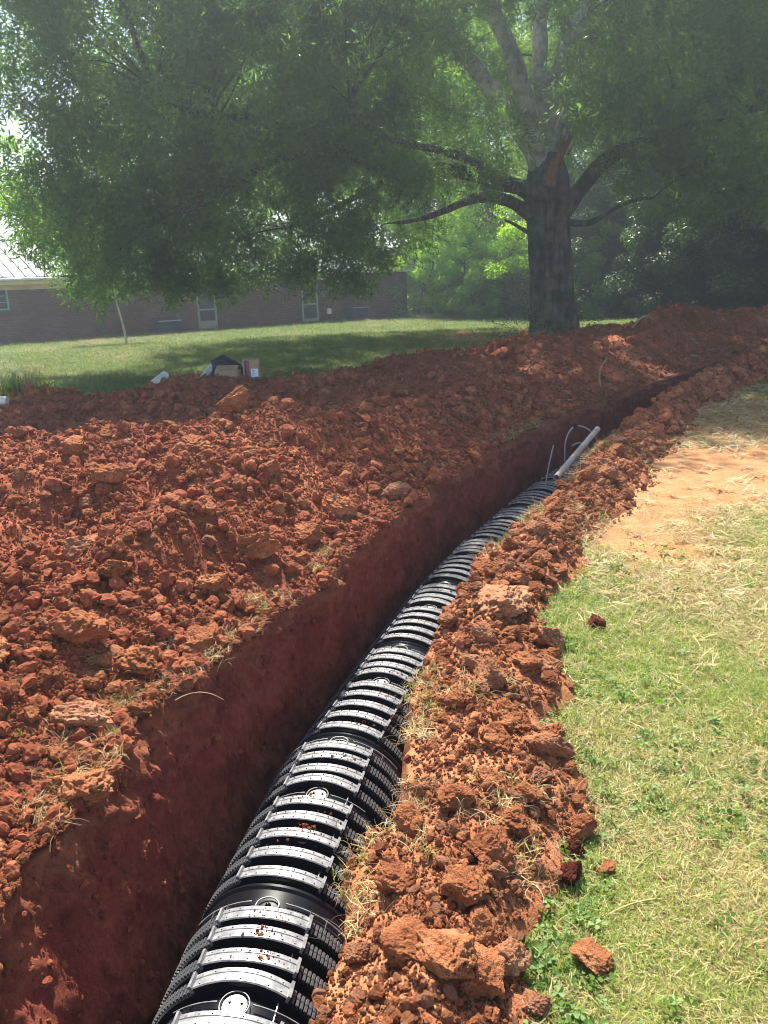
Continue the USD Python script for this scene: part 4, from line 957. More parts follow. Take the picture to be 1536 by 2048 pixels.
ORD = ["nearest black ribbed plastic arch chamber, cut off by the foot of the picture", "second black ribbed arch chamber, with handle loop and post at its near joint", "third black ribbed arch chamber counted from the camera",
       "fourth black ribbed arch chamber counted from the camera", "fifth black ribbed arch chamber, beside the bulge of the berm", "sixth black ribbed arch chamber counted from the camera",
       "seventh black ribbed arch chamber, going into the shade", "eighth black ribbed arch chamber, almost hidden below the berm", "ninth black ribbed arch chamber, last one seen near the pale pipe", "tenth black ribbed arch chamber, in the shade under the pale pipe"]
J0 = s_at_y(2.54)
ch_xf = []
for k in range(10):
    sA, sB = J0 + (k - 1) * 1.165, J0 + k * 1.165
    a, _ = frame_at(sA); b, _ = frame_at(sB)
    dy = (b - a) / np.linalg.norm(b - a)
    Rm = np.array([[dy[1], dy[0], 0], [-dy[0], dy[1], 0], [0, 0, 1.0]])
    loc = np.array([a[0], a[1], -1.018 + 0.008 * math.sin(k * 2.1)])
    ch_xf.append((loc, Rm))
    copy_of(CK, "arch_chamber", loc, Rm, ORD[k], "drainage chamber", "black arch chambers laid end to end in the trench")

# ------------------------------------------------------------------ clods
def clod_mesh(seed, sub=3, flat=0.75, rough=1.0):
    m = trimesh.creation.icosphere(sub)
    v_ = np.array(m.vertices)
    r = np.random.default_rng(seed)
    for _ in range(10):                       # broken faces
        n_ = r.normal(0, 1, 3); n_ /= np.linalg.norm(n_)
        h_ = r.uniform(0.5, 0.82); e = v_ @ n_ - h_
        v_ = v_ - np.clip(e, 0, None)[:, None] * n_ * 0.93
    o = r.uniform(0, 50, 3)
    k = 1 + rough * (0.42 * (meshkit.fbm(v_ * 1.6 + o, 3, seed) - 0.5) + 0.32 * (meshkit.fbm(v_ * 5 + o, 3, seed + 1) - 0.5) - 0.20 * np.abs(meshkit.noise(v_ * 7 + o, seed + 2) - 0.5))
    if sub >= 4:
        k = k + 0.07 * (meshkit.fbm(v_ * 14 + o, 3, seed + 3) - 0.5) - 0.045 * np.abs(meshkit.noise(v_ * 19 + o, seed + 4) - 0.5)
    v_ = v_ * k[:, None] * np.array([1, r.uniform(0.7, 1.0), flat])
    return v_, np.array(m.faces)
CLOD = []
for k in range(8):
    cp = stage.CreateClassPrim(f"/World/clod_kind_{k:03d}"); part(str(cp.GetPath()), "lump", clod_mesh(200 + k, 5, rough=1.15), [M_clod, M_clod, M_clod_tan, M_clod][k % 4], smooth=40); CLOD.append(str(cp.GetPath()))
cp = stage.CreateClassPrim("/World/dark_clod_kind"); part(str(cp.GetPath()), "lump", clod_mesh(240, 5, rough=1.3), M_clod_dark, smooth=40); DARK = str(cp.GetPath())
def rand_rot(r, tilt=0.5):
    return rotz(r.uniform(0, 6.28)) @ rotx(r.normal(0, tilt)) @ rotz(r.uniform(0, 6.28))
rc = np.random.default_rng(33)
taken = []
def put_clod(x, y, size, label, group=None, kind=None, sink=0.25, flat=None, rot=None, z=None):
    zz = float(surface_h(np.array([x]), np.array([y]))[0]) if z is None else z
    if group:
        big = "big" if size > .095 else "middling" if size > .055 else "small"
        if group is GB:
            zone = "nearest stretch of the berm, low in the picture" if y < 2.35 else "stretch of berm beside the third and fourth chambers" if y < 4.4 else "stretch of berm before the pale pipe" if y < 8 else "far end of the berm past the pale pipe"
            label = f"{big} rough red clay clod on the {zone}"
        else:
            zone = "near left corner of the spoil bank" if y < 3 else "middle of the lit left spoil bank" if y < 5.2 else "lit crest of the left spoil bank"
            label = f"{big} lump of red clay loose on the {zone}"
        group = f"{big} clods on the {zone}"
    sc = np.array([size, size, size]) * (1 if flat is None else np.array(flat))
    copy_of(kind or CLOD[rc.integers(0, 8)], "clay_clod", (x, y, zz + size * 0.75 * (1 - sink) - size * sink * 0.5), rot if rot is not None else rand_rot(rc, 0.35), label, "clod", group, sc)
    taken.append((x, y, size))
# the ones that stand out
put_clod(1.15, 3.86, .062, "dark red pitted clod lying alone on the grass", kind=DARK, flat=(.9, 1.35, .9), rot=rotz(.5), sink=.1)
put_clod(1.98, 6.55, .095, "lone brown clod on the turf beyond the berm, nearest the scraped earth", kind=CLOD[2], sink=.1)
put_clod(1.74, 6.42, .12, "large brown clod at the berm foot beside the lone one", kind=CLOD[0], sink=.15)
put_clod(.60, 2.14, .05, "dark red clod standing on end on the grass, upper of the two pressed together", kind=DARK, flat=(.8, .8, 1.3), sink=.1)
put_clod(.565, 2.02, .058, "lower dark red clod of the two pressed together on the grass", kind=DARK, flat=(.85, .9, 1.2), sink=.1)
put_clod(.69, 2.06, .04, "small red clod on the grass just right of the pressed pair", kind=CLOD[1], flat=(1.3, .9, .7), sink=.1)
put_clod(.555, 1.70, .066, "red clod alone on the grass near the bottom of the picture", kind=CLOD[0], flat=(1.1, 1, .8), sink=.1)
put_clod(.63, 2.60, .032, "little red crumb of clay on the grass above the pressed pair", kind=CLOD[1], sink=.1)
put_clod(.86, 2.02, .018, "tiny bright red crumb out on the dry grass", kind=CLOD[0], sink=0)
put_clod(-1.42, 7.45, .21, "upright slab of lit red clay on the crest of the left spoil bank", kind=CLOD[1], flat=(1.0, .5, .95), rot=rotz(.35) @ roty(-.5), sink=.0)
put_clod(.64, 3.9, .17, "biggest rounded clod on the berm, ochre-brown and smooth faced", kind=CLOD[2], flat=(1.1, 1, .8), sink=.3)
put_clod(.86, 3.62, .115, "broad brown clod at the berm edge below the biggest one", kind=CLOD[6], sink=.2)
GB = "clay clods heaped along the berm right of the trench"
GL = "clay clods scattered over the left spoil bank"
BC = [(.50, 2.78, .125), (.62, 2.62, .12), (.42, 2.60, .10), (.66, 2.78, .085), (.30, 2.02, .10), (.20, 1.86, .105), (.12, 1.62, .13), (.22, 1.60, .10), (.25, 1.74, .075), (.30, 1.66, .085), (.02, 1.66, .10), (.0, 1.92, .09), (.06, 2.16, .085),
      (.40, 2.16, .085), (.22, 2.22, .09), (.47, 2.30, .075), (.36, 2.38, .08), (.55, 2.42, .07), (.30, 2.92, .075), (.46, 3.1, .08), (.66, 3.25, .085), (.78, 3.3, .06), (.48, 3.5, .08), (.62, 4.5, .10), (.80, 4.3, .08), (.95, 4.55, .07), (1.05, 5.0, .08),
      (.98, 5.4, .09), (1.3, 5.6, .08), (1.45, 6.1, .09), (1.6, 5.9, .07), (1.9, 7.0, .10), (2.3, 7.4, .10), (2.15, 7.1, .08), (2.7, 8.2, .11), (3.0, 8.6, .10), (2.85, 8.1, .09), (3.9, 10.3, .12), (4.2, 10.7, .14), (4.5, 10.6, .11), (4.7, 11.1, .12), (3.6, 9.8, .10), (5.3, 11.9, .13), (5.8, 12.6, .14)]
for x, y, s in BC:
    s *= .82 if y < 2.9 else 1
    put_clod(x, y, s, "rough red clay clod heaped on the berm along the right of the trench", GB, sink=rc.uniform(.2, .45))
k = 0
while k < 150:
    s = rc.uniform(s_at_y(1.3), s_at_y(11)); a, t = frame_at(s)
    q = rc.uniform(-0.03, 1.05); off = float(right_lip(np.array(s)) + (berm_outer(np.array(s)) - right_lip(np.array(s))) * q)
    p = a + np.array([t[1], -t[0]]) * off
    size = rc.uniform(.020, .062) * (1 + .03 * p[1])
    if any((p[0] - x) ** 2 + (p[1] - y) ** 2 < (.7 * (size + z)) ** 2 for x, y, z in taken):
        continue
    put_clod(p[0], p[1], size, "rough red clay clod heaped on the berm along the right of the trench", GB, sink=rc.uniform(.05, .4)); k += 1
LC = [(-1.35, 3.0, .11), (-1.55, 3.5, .13), (-1.25, 3.5, .10), (-1.9, 3.2, .12), (-1.0, 3.75, .10), (-1.55, 4.1, .09), (-1.05, 4.35, .10), (-1.8, 4.4, .12), (-.85, 4.8, .13), (-.55, 5.3, .10), (-2.3, 3.9, .10), (-2.6, 4.6, .11), (-1.4, 4.9, .10), (-1.95, 5.3, .11),
      (-.35, 5.9, .12), (-.9, 5.9, .09), (.1, 6.6, .12), (-.3, 6.7, .10), (-1.5, 6.1, .11), (-2.4, 5.9, .09), (-1.2, 2.55, .10), (-1.75, 2.5, .11), (-1.45, 2.2, .10), (.35, 7.3, .11)]
for x, y, s in LC:
    put_clod(x, y, s * 1.25, "rough lump of red clay on the loose spoil left of the trench", GL, sink=rc.uniform(.25, .5))
k = 0
while k < 150:
    y = 1.5 + 7.5 * rc.random() ** 1.2; x = rc.uniform(-0.62 * y - 0.2, 0.6)
    s, t = st(np.array([x]), np.array([y]))
    if t[0] > -left_lip(s)[0] - 0.12:
        continue
    size = rc.uniform(.022, .06) * (1 + .03 * y)
    if any((x - a) ** 2 + (y - b) ** 2 < (.7 * (size + c)) ** 2 for a, b, c in taken):
        continue
    put_clod(x, y, size, "rough lump of red clay on the loose spoil left of the trench", GL, sink=rc.uniform(.1, .5)); k += 1

# ------------------------------------------------------------------ crumbs: uncountable loose soil
CR_DRY = [(clod_mesh(320 + k, 2, .8, 1.45), [M_crumb_dry, M_clod, M_clod_tan][k % 3], False) for k in range(6)]
CR = [(clod_mesh(300 + k, 2, .8, 1.45), [M_crumb, M_clod, M_crumb][k % 3], False) for k in range(6)]
rq = np.random.default_rng(44)
def crumb_field(n, sampler, smin, smax, pw):
    pts, sz = [], []
    while sum(map(len, pts)) < n:
        x, y, okm = sampler(n)
        pts.append(np.stack([x[okm], y[okm]], 1))
    p = np.vstack(pts)[:n]
    size = smin * (1 - rq.random(n)) ** (-1 / pw); size = np.minimum(size, smax)
    return p, size
def s_bank(n):
    r = 1.6 * (13.0 / 1.6) ** rq.random(n); a = np.radians(rq.uniform(-36, 26, n))
    x, y = r * np.sin(a), r * np.cos(a)
    s, t = st(x, y)
    return x, y, (bank_mask(x, y) > 0.15) & (t < -left_lip(s) + 0.02) & (rq.random(n) < np.clip(0.85 + 1.6 * fbm2(x, y, 1.1, 3, 27), 0.5, 1))
def s_berm(n):
    s = s_at_y(1.2) + (s_at_y(13) - s_at_y(1.2)) * rq.random(n) ** 1.7
    q = rq.beta(1.3, 1.3, n) * 1.28 - 0.08
    off = right_lip(s) + (berm_outer(s) - right_lip(s)) * q
    px, py = np.interp(s, S_ALL, P_ALL[:, 0]), np.interp(s, S_ALL, P_ALL[:, 1])
    rx, ry = np.interp(s, S_ALL, R_ALL[:, 0]), np.interp(s, S_ALL, R_ALL[:, 1])
    okm = rq.random(n) < np.where(q > 0.9, 0.25, 1)
    return px + rx * off, py + ry * off, okm
p1, z1 = crumb_field(120000, s_bank, 0.0042, 0.05, 2.25)
z1 = z1 * (0.65 + 0.13 * np.hypot(p1[:, 0], p1[:, 1]))
p2, z2 = crumb_field(42000, s_berm, 0.0036, 0.03, 2.2)
z2 = z2 * (0.7 + 0.12 * p2[:, 1])
def s_far(n):
    x, y = rq.uniform(-7, 14, n), 9 + 16 * rq.random(n) ** 1.3
    s, t = st(x, y)
    return x, y, (bank_mask(x, y) > -0.05) & (t < -left_lip(s) - 0.02)
p3, z3 = crumb_field(14000, s_far, 0.018, 0.11, 2.4)
def put_crumbs(name, p, z, label, cat, protos=CR):
    h = surface_h(p[:, 0], p[:, 1])
    n = len(p)
    q = quat_yaw_tilt(rq.uniform(0, 6.28, n), rq.normal(0, .8, n), rq.uniform(0, 6.28, n))
    scatter("/World", name, protos, np.stack([p[:, 0], p[:, 1], h + z * 0.35], 1), q, z, rq.integers(0, 6, n), label, cat)
put_crumbs("bank_crumbs", p1, z1, "loose red clay crumbs covering the left spoil bank", "soil")
wv = TRV[(TRV[:, 2] < -0.02) & (TRV[:, 1] < 8.5) & (st(TRV[:, 0], TRV[:, 1])[1] < -0.40)]
n = 6500
ww = wv[rq.integers(0, len(wv), n)]; wz = np.minimum(.0022 * (1 - rq.random(n)) ** (-1 / 1.9), .022) * (1 + 0.6 * sst(-.5, 0, ww[:, 2]))
scatter("/World", "wall_crumbs", CR, ww + rq.normal(0, .006, ww.shape), quat_yaw_tilt(rq.uniform(0, 6.28, n), rq.normal(0, .8, n), rq.uniform(0, 6.28, n)), wz, rq.integers(0, 6, n), "small red clay crumbs clinging to the left trench wall", "soil")
put_crumbs("bank_crumbs", p3, z3, "loose red clay crumbs on the shaded far part of the spoil bank", "soil")
def s_berm_far(n):
    s = rq.uniform(s_at_y(9), s_at_y(20), n); q = rq.beta(1.3, 1.3, n) * 1.25 - 0.06
    off = right_lip(s) + (berm_outer(s) - right_lip(s)) * q
    return np.interp(s, S_ALL, P_ALL[:, 0]) + np.interp(s, S_ALL, R_ALL[:, 0]) * off, np.interp(s, S_ALL, P_ALL[:, 1]) + np.interp(s, S_ALL, R_ALL[:, 1]) * off, rq.random(n) < 1
p4, z4 = crumb_field(4500, s_berm_far, 0.016, 0.12, 2.2)
put_crumbs("berm_crumbs", p4, z4, "coarse red clay crumbs on the far end of the right berm", "soil")
put_crumbs("berm_crumbs", p2, z2, "loose red clay crumbs covering the berm right of the trench", "soil", CR_DRY)
# a little soil spilled on the chambers, and at the foot of the wall
pp, zz = [], []
for kc, yy, xx, cnt in [(0, 1.03, .02, 26), (0, .925, .05, 34), (0, 1.115, .02, 10), (1, .455, .03, 40), (1, .668, -.04, 16), (1, .565, .10, 12), (1, 1.03, .07, 22), (1, .34, .02, 6), (2, .565, .06, 16), (2, .825, .08, 18), (2, .215, .06, 14), (3, .455, .02, 16), (3, 1.03, .05, 12), (4, .668, .05, 14)]:
    loc, Rm = ch_xf[kc]
    for _ in range(cnt):
        x = xx + rq.normal(0, .045); y = yy + rq.uniform(-.024, .024)
        a = math.acos(np.clip(abs(x / (CW + .058)) ** (1 / .94), 0, 1)); z = (CH + .058) * math.sin(a)
        pp.append(loc + Rm @ np.array([x, y, z])); zz.append(min(.0025 * (1 - rq.random()) ** (-1 / 1.8), .011))
n = len(pp)
scatter("/World", "spilled_crumbs", CR, np.array(pp), quat_yaw_tilt(rq.uniform(0, 6.28, n), rq.normal(0, .8, n), rq.uniform(0, 6.28, n)), np.array(zz), rq.integers(0, 6, n), "flecks of red clay spilled on the tops of the black chambers", "soil")
#@@NEXT
# ------------------------------------------------------------------ grass, straw, weeds
rg_ = np.random.default_rng(55)
def tuft(n, h, w, lean, seed, spread=0.03, seg=3):
    r = np.random.default_rng(seed); vs, fs, o = [], [], 0
    for _ in range(n):
        a = r.uniform(0, 6.28); b = np.array([r.normal(0, spread), r.normal(0, spread), -0.004])
        hh = h * r.uniform(0.5, 1.2); ln = lean * r.uniform(0.3, 1.4)
        d = np.array([math.cos(a), math.sin(a), 0]); sd = np.array([-d[1], d[0], 0]) * w * r.uniform(.6, 1.2)
        for q in range(seg + 1):
            t = q / seg
            c = b + d * hh * math.sin(min(ln * t, 2.4)) * t + np.array([0, 0, hh * t * math.cos(min(ln * t * .75, 1.5))])
            ww = sd * (1 - t ** 1.5) * .5
            if q < seg:
                vs += [c - ww, c + ww]
            else:
                vs += [c]
        for q in range(seg - 1):
            fs += [[o + 2 * q, o + 2 * q + 1, o + 2 * q + 3], [o + 2 * q, o + 2 * q + 3, o + 2 * q + 2]]
        fs += [[o + 2 * seg - 2, o + 2 * seg - 1, o + 2 * seg]]
        o += 2 * seg + 1
    return np.array(vs), np.array(fs)
def litter(n, l, w, seed):
    """short dry blades lying about"""
    r = np.random.default_rng(seed); vs, fs = [], []
    for k in range(n):
        a = r.uniform(0, 6.28); c = np.array([r.normal(0, .035), r.normal(0, .035), r.uniform(0.002, .02)])
        d = np.array([math.cos(a), math.sin(a), r.normal(0, .3)]) * l * r.uniform(.4, 1.3) / 2; sd = np.array([-math.sin(a), math.cos(a), r.normal(0, .4)]) * w / 2
        m_ = c + np.array([0, 0, .004]) + sd * r.normal(0, 2)
        vs += [c - d - sd * .5, c - d + sd * .5, m_ + sd, m_ - sd, c + d]; o = 5 * k
        fs += [[o, o + 1, o + 2], [o, o + 2, o + 3], [o + 3, o + 2, o + 4]]
    return np.array(vs), np.array(fs)
def clover(seed):
    r = np.random.default_rng(seed); vs, fs, o = [], [], 0
    for _ in range(5):
        c = np.array([r.normal(0, .03), r.normal(0, .03), r.uniform(.012, .04)])
        a0 = r.uniform(0, 6.28); R_ = rotz(a0) @ rotx(r.normal(0, .35)) @ roty(r.normal(0, .35))
        sz = r.uniform(.011, .021)
        for k in range(3):
            a = k * 2.09; pts = [(0, 0, 0)] + [(math.cos(a + t) * sz * q, math.sin(a + t) * sz * q, .12 * sz) for t, q in ((-.55, .75), (-.3, 1.05), (.3, 1.05), (.55, .75))]
            vs += [c + R_ @ np.array(p_) for p_ in pts]; fs += [[o, o + 1, o + 2], [o, o + 2, o + 3], [o, o + 3, o + 4]]; o += 5
    return np.array(vs), np.array(fs)
GP = [(tuft(18, .048, .0032, 1.5, 400, .03), M_grass, False), (tuft(18, .055, .003, 1.9, 401, .034), M_grass, False), (tuft(16, .042, .0028, 1.8, 402, .034), M_straw, False), (litter(26, .055, .0024, 403), M_straw, False), (litter(22, .048, .0028, 404), M_grass, False)]
def sample_polar(n, r0, r1, a0, a1, pw=1.0):
    r = r0 * (r1 / r0) ** (rg_.random(n) ** pw); a = np.radians(rg_.uniform(a0, a1, n))
    return r * np.sin(a), r * np.cos(a)
# near lawn at the right
x, y = sample_polar(52000, 1.15, 11.5, 4, 38)
s, t = st(x, y)
bm = bare_mask(x, y)
green = fbm2(x, y, 0.8, 3, 71) + 0.10 * np.exp(-(((x - 2.2) / 1.3) ** 2 + ((y - 3.9) / 1.0) ** 2)) + 0.06 * np.exp(-((t - berm_outer(s)) / .25) ** 2)
k = (t > berm_outer(s) - 0.22 - 0.2 * rg_.random(len(x))) & (rg_.random(len(x)) > bm * 1.02)
x, y, green, bm = x[k], y[k], green[k], bm[k]
n = len(x)
u = rg_.random(n)
pg = np.clip(0.66 + 1.9 * green - 0.9 * bm - 0.03 * np.clip(y - 5.5, 0, 5), 0.04, 0.95)
idx = np.where(u < pg * .45, 0, np.where(u < pg * .8, 1, np.where(u < pg, 4, np.where(u < pg + (1 - pg) * .45, 2, 3))))
rad = np.hypot(x, y)
scatter("/World", "turf_grass", GP, np.stack([x, y, lawn_h(x, y)], 1), quat_yaw_tilt(rg_.uniform(0, 6.28, n), rg_.normal(0, .25, n), rg_.uniform(0, 6.28, n)), rg_.uniform(.6, 1.25, n) * (0.62 + .10 * rad), idx, "short patchy green and straw-coloured turf right of the berm", "grass")
# clover and broad weeds
x, y = sample_polar(1500, 1.15, 5.5, 6, 36)
s, t = st(x, y)
k = (t > berm_outer(s) - 0.12) & ((fbm2(x, y, 1.6, 2, 72) > 0.03) | (rg_.random(len(x)) < .12) | (np.abs(t - berm_outer(s)) < .16))
x, y = x[k], y[k]; n = len(x)
scatter("/World", "clover", [(clover(500 + q), M_weed, False) for q in range(3)], np.stack([x, y, lawn_h(x, y)], 1), quat_yaw_tilt(rg_.uniform(0, 6.28, n), rg_.normal(0, .15, n), rg_.uniform(0, 6.28, n)), rg_.uniform(.6, 1.25, n), rg_.integers(0, 3, n), "clover and small broad-leaved weeds in the turf right of the berm", "weeds")
# far lawn under and left of the oak
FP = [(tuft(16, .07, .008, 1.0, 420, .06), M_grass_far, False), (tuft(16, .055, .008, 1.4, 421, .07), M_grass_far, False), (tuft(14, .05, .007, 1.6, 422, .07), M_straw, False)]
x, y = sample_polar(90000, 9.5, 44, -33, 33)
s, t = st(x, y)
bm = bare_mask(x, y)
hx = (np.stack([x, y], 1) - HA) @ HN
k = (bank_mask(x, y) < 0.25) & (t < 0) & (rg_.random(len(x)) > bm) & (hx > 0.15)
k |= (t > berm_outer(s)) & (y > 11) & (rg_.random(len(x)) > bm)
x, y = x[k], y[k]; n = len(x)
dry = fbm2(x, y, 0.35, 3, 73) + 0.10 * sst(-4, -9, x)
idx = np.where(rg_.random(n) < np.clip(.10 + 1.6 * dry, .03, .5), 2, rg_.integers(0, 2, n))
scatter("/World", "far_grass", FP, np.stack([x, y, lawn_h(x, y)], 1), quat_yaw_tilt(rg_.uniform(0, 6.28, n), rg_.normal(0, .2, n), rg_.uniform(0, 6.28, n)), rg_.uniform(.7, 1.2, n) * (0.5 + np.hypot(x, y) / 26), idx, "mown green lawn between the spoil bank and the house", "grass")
# dry tufts and roots along both lips of the trench
def strand(n, l, seed, w=.0025):
    r = np.random.default_rng(seed); b = MB()
    for _ in range(n):
        a = r.uniform(0, 6.28); c = np.array([r.normal(0, .02), r.normal(0, .02), 0]); ll = l * r.uniform(.5, 1.3)
        d = np.array([math.cos(a), math.sin(a), r.uniform(-.2, .8)]); d /= np.linalg.norm(d)
        e = c + d * ll + np.array([0, 0, -.45 * ll]) * r.uniform(.2, 1.2)
        b.tube(smooth_path([c, c + d * ll * .5 + r.normal(0, .12 * ll, 3), e], 5), np.linspace(w, w * .4, 5) * .5, 3, cap=False)
    return b.mesh()
SP = [(tuft(16, .085, .0035, 2.0, 440, .03), M_straw, False), (strand(9, .11, 441), M_root, False), (strand(12, .10, 442, .003), M_straw, False), (tuft(14, .075, .004, 1.6, 443, .02), M_grass, False), (litter(18, .09, .0035, 444), M_straw, False)]
def along(n, side, q0, q1, y0, y1, pw, clump):
    s = s_at_y(y0) + (s_at_y(y1) - s_at_y(y0)) * rg_.random(n) ** pw
    k = fbm2(s, s * 0 + side * 7.0, 1.9, 3, 74) > clump
    s = s[k]; n = len(s)
    off = (right_lip(s) if side > 0 else left_lip(s)) + rg_.uniform(q0, q1, n)
    px, py = np.interp(s, S_ALL, P_ALL[:, 0]), np.interp(s, S_ALL, P_ALL[:, 1]); rx, ry = np.interp(s, S_ALL, R_ALL[:, 0]), np.interp(s, S_ALL, R_ALL[:, 1])
    return px + side * rx * off, py + side * ry * off
xa, ya = along(700, 1, -.07, .07, 1.2, 9.5, 1.3, .0)
xb, yb = along(700, 1, .06, .6, 1.2, 9.5, 1.4, .05)
xc, yc = along(800, -1, .0, .20, 1.6, 11, 1.2, .0)
xd, yd = along(500, -1, .1, .9, 1.6, 11, 1.2, .05)
x, y = np.r_[xa, xb, xc, xd], np.r_[ya, yb, yc, yd]; n = len(x)
idx = rg_.choice(5, n, p=[.3, .17, .2, .13, .2])
scatter("/World", "dry_tufts", SP, np.stack([x, y, surface_h(x, y) + .004], 1), quat_yaw_tilt(rg_.uniform(0, 6.28, n), rg_.normal(0, .5, n), rg_.uniform(0, 6.28, n)), rg_.uniform(.5, 1.1, n) * (.75 + .05 * y), idx, "dry torn turf and root threads along both lips of the trench", "dry grass")
# straw strewn over the far right earth and the shaded bank
x, y = sample_polar(5200, 3.0, 14, 8, 36)
s, t = st(x, y); bm = bare_mask(x, y)
k = (t > berm_outer(s) - .3) & (rg_.random(len(x)) < .10 + .9 * (y > 8) + .5 * (np.abs(bm - .5) < .3))
x, y = x[k], y[k]; n = len(x)
scatter("/World", "strewn_straw", [(litter(20, .11, .004, 450), M_straw, False), (litter(16, .08, .004, 451), M_straw, False)], np.stack([x, y, lawn_h(x, y)], 1), quat_yaw_tilt(rg_.uniform(0, 6.28, n), rg_.normal(0, .1, n), rg_.uniform(0, 6.28, n)), rg_.uniform(.8, 1.5, n) * (.7 + .07 * y), rg_.integers(0, 2, n), "dry straw strewn over the scraped orange earth at right", "straw")
x, y = sample_polar(1500, 6, 22, -30, 28)
s, t = st(x, y)
k = (bank_mask(x, y) > .1) & (t < -.6) & ((y > 9.5 + .2 * x) | (fbm2(x, y, .9, 2, 75) > .12)) & (fbm2(x, y, .7, 2, 76) > -.04)
x, y = x[k], y[k]; n = len(x)
scatter("/World", "bank_roots", [(strand(8, .2, 460, .005), M_root, False), (litter(14, .16, .006, 461), M_straw, False), (strand(6, .26, 462, .006), M_root, False)], np.stack([x, y, surface_h(x, y) + .01], 1), quat_yaw_tilt(rg_.uniform(0, 6.28, n), rg_.normal(0, .3, n), rg_.uniform(0, 6.28, n)), rg_.uniform(.5, 1.1, n) * (.5 + .05 * y), rg_.integers(0, 3, n), "roots and shreds of turf mixed in the shaded part of the spoil bank", "roots")

# tall grass clump at the left edge
tg = thing("tall_grass_clump", (-6.05, 12.5, float(surface_h(np.array([-6.05]), np.array([12.5]))[0])), None, "clump of long blue-green grass spilling at the left edge beside the spoil", "grass clump")
r = np.random.default_rng(66); b = MB()
for _ in range(420):
    a = r.uniform(0, 6.28); c = np.array([r.normal(0, .38), r.normal(0, .28), -.03]); l = r.uniform(.3, .65); d = np.array([math.cos(a), math.sin(a), 0])
    p_ = [c, c + d * l * .2 + [0, 0, l * .6], c + d * l * .6 + [0, 0, l * .68], c + d * l * .9 + [0, 0, l * .45]]
    pth = smooth_path(p_, 6); sd = np.array([-d[1], d[0], 0]) * .007
    w = np.linspace(1, .1, 6)[:, None]
    b.add(np.stack([pth - sd * w, pth + sd * w], 1).reshape(-1, 3), grid_faces(6, 2))
part(tg, "blades", b.mesh(), M_grass_far, kind="stuff")

# ------------------------------------------------------------------ things lying about
def ground(x, y):
    return float(surface_h(np.array([x]), np.array([y]))[0])
# white pipe bridging the trench
def pipe(name, a, b, r_, material, label, cat, hollow=True):
    a, b = np.asarray(a, float), np.asarray(b, float)
    t = thing(name, a, None, label, cat)
    d = b - a; n_ = 6
    v_, f_ = tube([d * q for q in np.linspace(0, 1, n_)], r_, 20, cap=False)
    part(t, "barrel", (v_, f_), material, smooth=True)
    ax = d / np.linalg.norm(d)
    rim = MB()
    v1, f1 = tube([d * q for q in np.linspace(0, 1, n_)], r_ * .86, 20, cap=False); rim.add(v1, f1[:, ::-1])
    for e, sg in ((0, 1), (n_ - 1, -1)):
        o, i_ = v_[e * 20:(e + 1) * 20], v1[e * 20:(e + 1) * 20]
        q = np.stack([np.arange(20), (np.arange(20) + 1) % 20, 20 + (np.arange(20) + 1) % 20, 20 + np.arange(20)], 1)
        rim.add(np.vstack([o, i_]), q[:, ::sg])
    part(t, "bore", rim.mesh(), M_pvc if material is M_pvc else M_wood_pale)
    return t
pipe("long_pipe", (1.92, 8.25, -0.30), (2.72, 9.55, -0.03), .036, M_wood_pale, "pale muddy pipe lying in the trench above the far chambers", "pipe")
#pipe("long_pipe", (2.80, 9.68, -0.20), (3.12, 10.15, -.12), .03, M_tubing, "grey pipe end just beyond the pale muddy pipe", "pipe")
pipe("pipe_stub", (-4.12, 14.0, .12), (-3.95, 14.35, .26), .075, M_pvc, "white pipe stub at the foot of the small red mound, left of its peak", "pipe")
pipe("pipe_stub", (-3.36, 14.75, .14), (-3.2, 15.1, .34), .06, M_pvc, "white pipe stub poking out behind the small red mound, near the cardboard boxes", "pipe")
pipe("pipe_stub", (-5.9, 11.05, ground(-5.5, 11.1) + .20), (-5.38, 11.12, ground(-5.5, 11.1) + .16), .075, M_pvc, "white pipe end sticking in at the left edge of the picture", "pipe")
# thin cables standing in the far trench
def cable(pts, r_, label):
    p_ = np.asarray(pts, float); t = thing("thin_tube", p_[0], None, label, "tube")
    part(t, "tube_wall", MB().tube(smooth_path(p_ - p_[0], 24), r_, 8).mesh(), M_tubing, smooth=True)
cable([(1.90, 8.75, -.72), (1.94, 8.8, -.4), (2.0, 8.8, -.06)], .009, "thin grey tube standing against the left wall of the far trench")
cable([(2.28, 9.4, -.8), (2.28, 9.4, -.3), (2.32, 9.42, -.05), (2.38, 9.45, .02)], .009, "left leg of thin grey hoop tubing standing in the far trench")
cable([(2.46, 9.5, .03), (2.60, 9.55, -.03), (2.72, 9.6, -.16), (2.78, 9.6, -.5)], .009, "curved right leg of thin grey hoop tubing in the far trench")
cable([(2.38, 9.45, -.22), (2.46, 9.45, -.18), (2.56, 9.45, -.22), (2.6, 9.45, -.6)], .008, "short bent piece of grey tubing inside the hoop in the far trench")

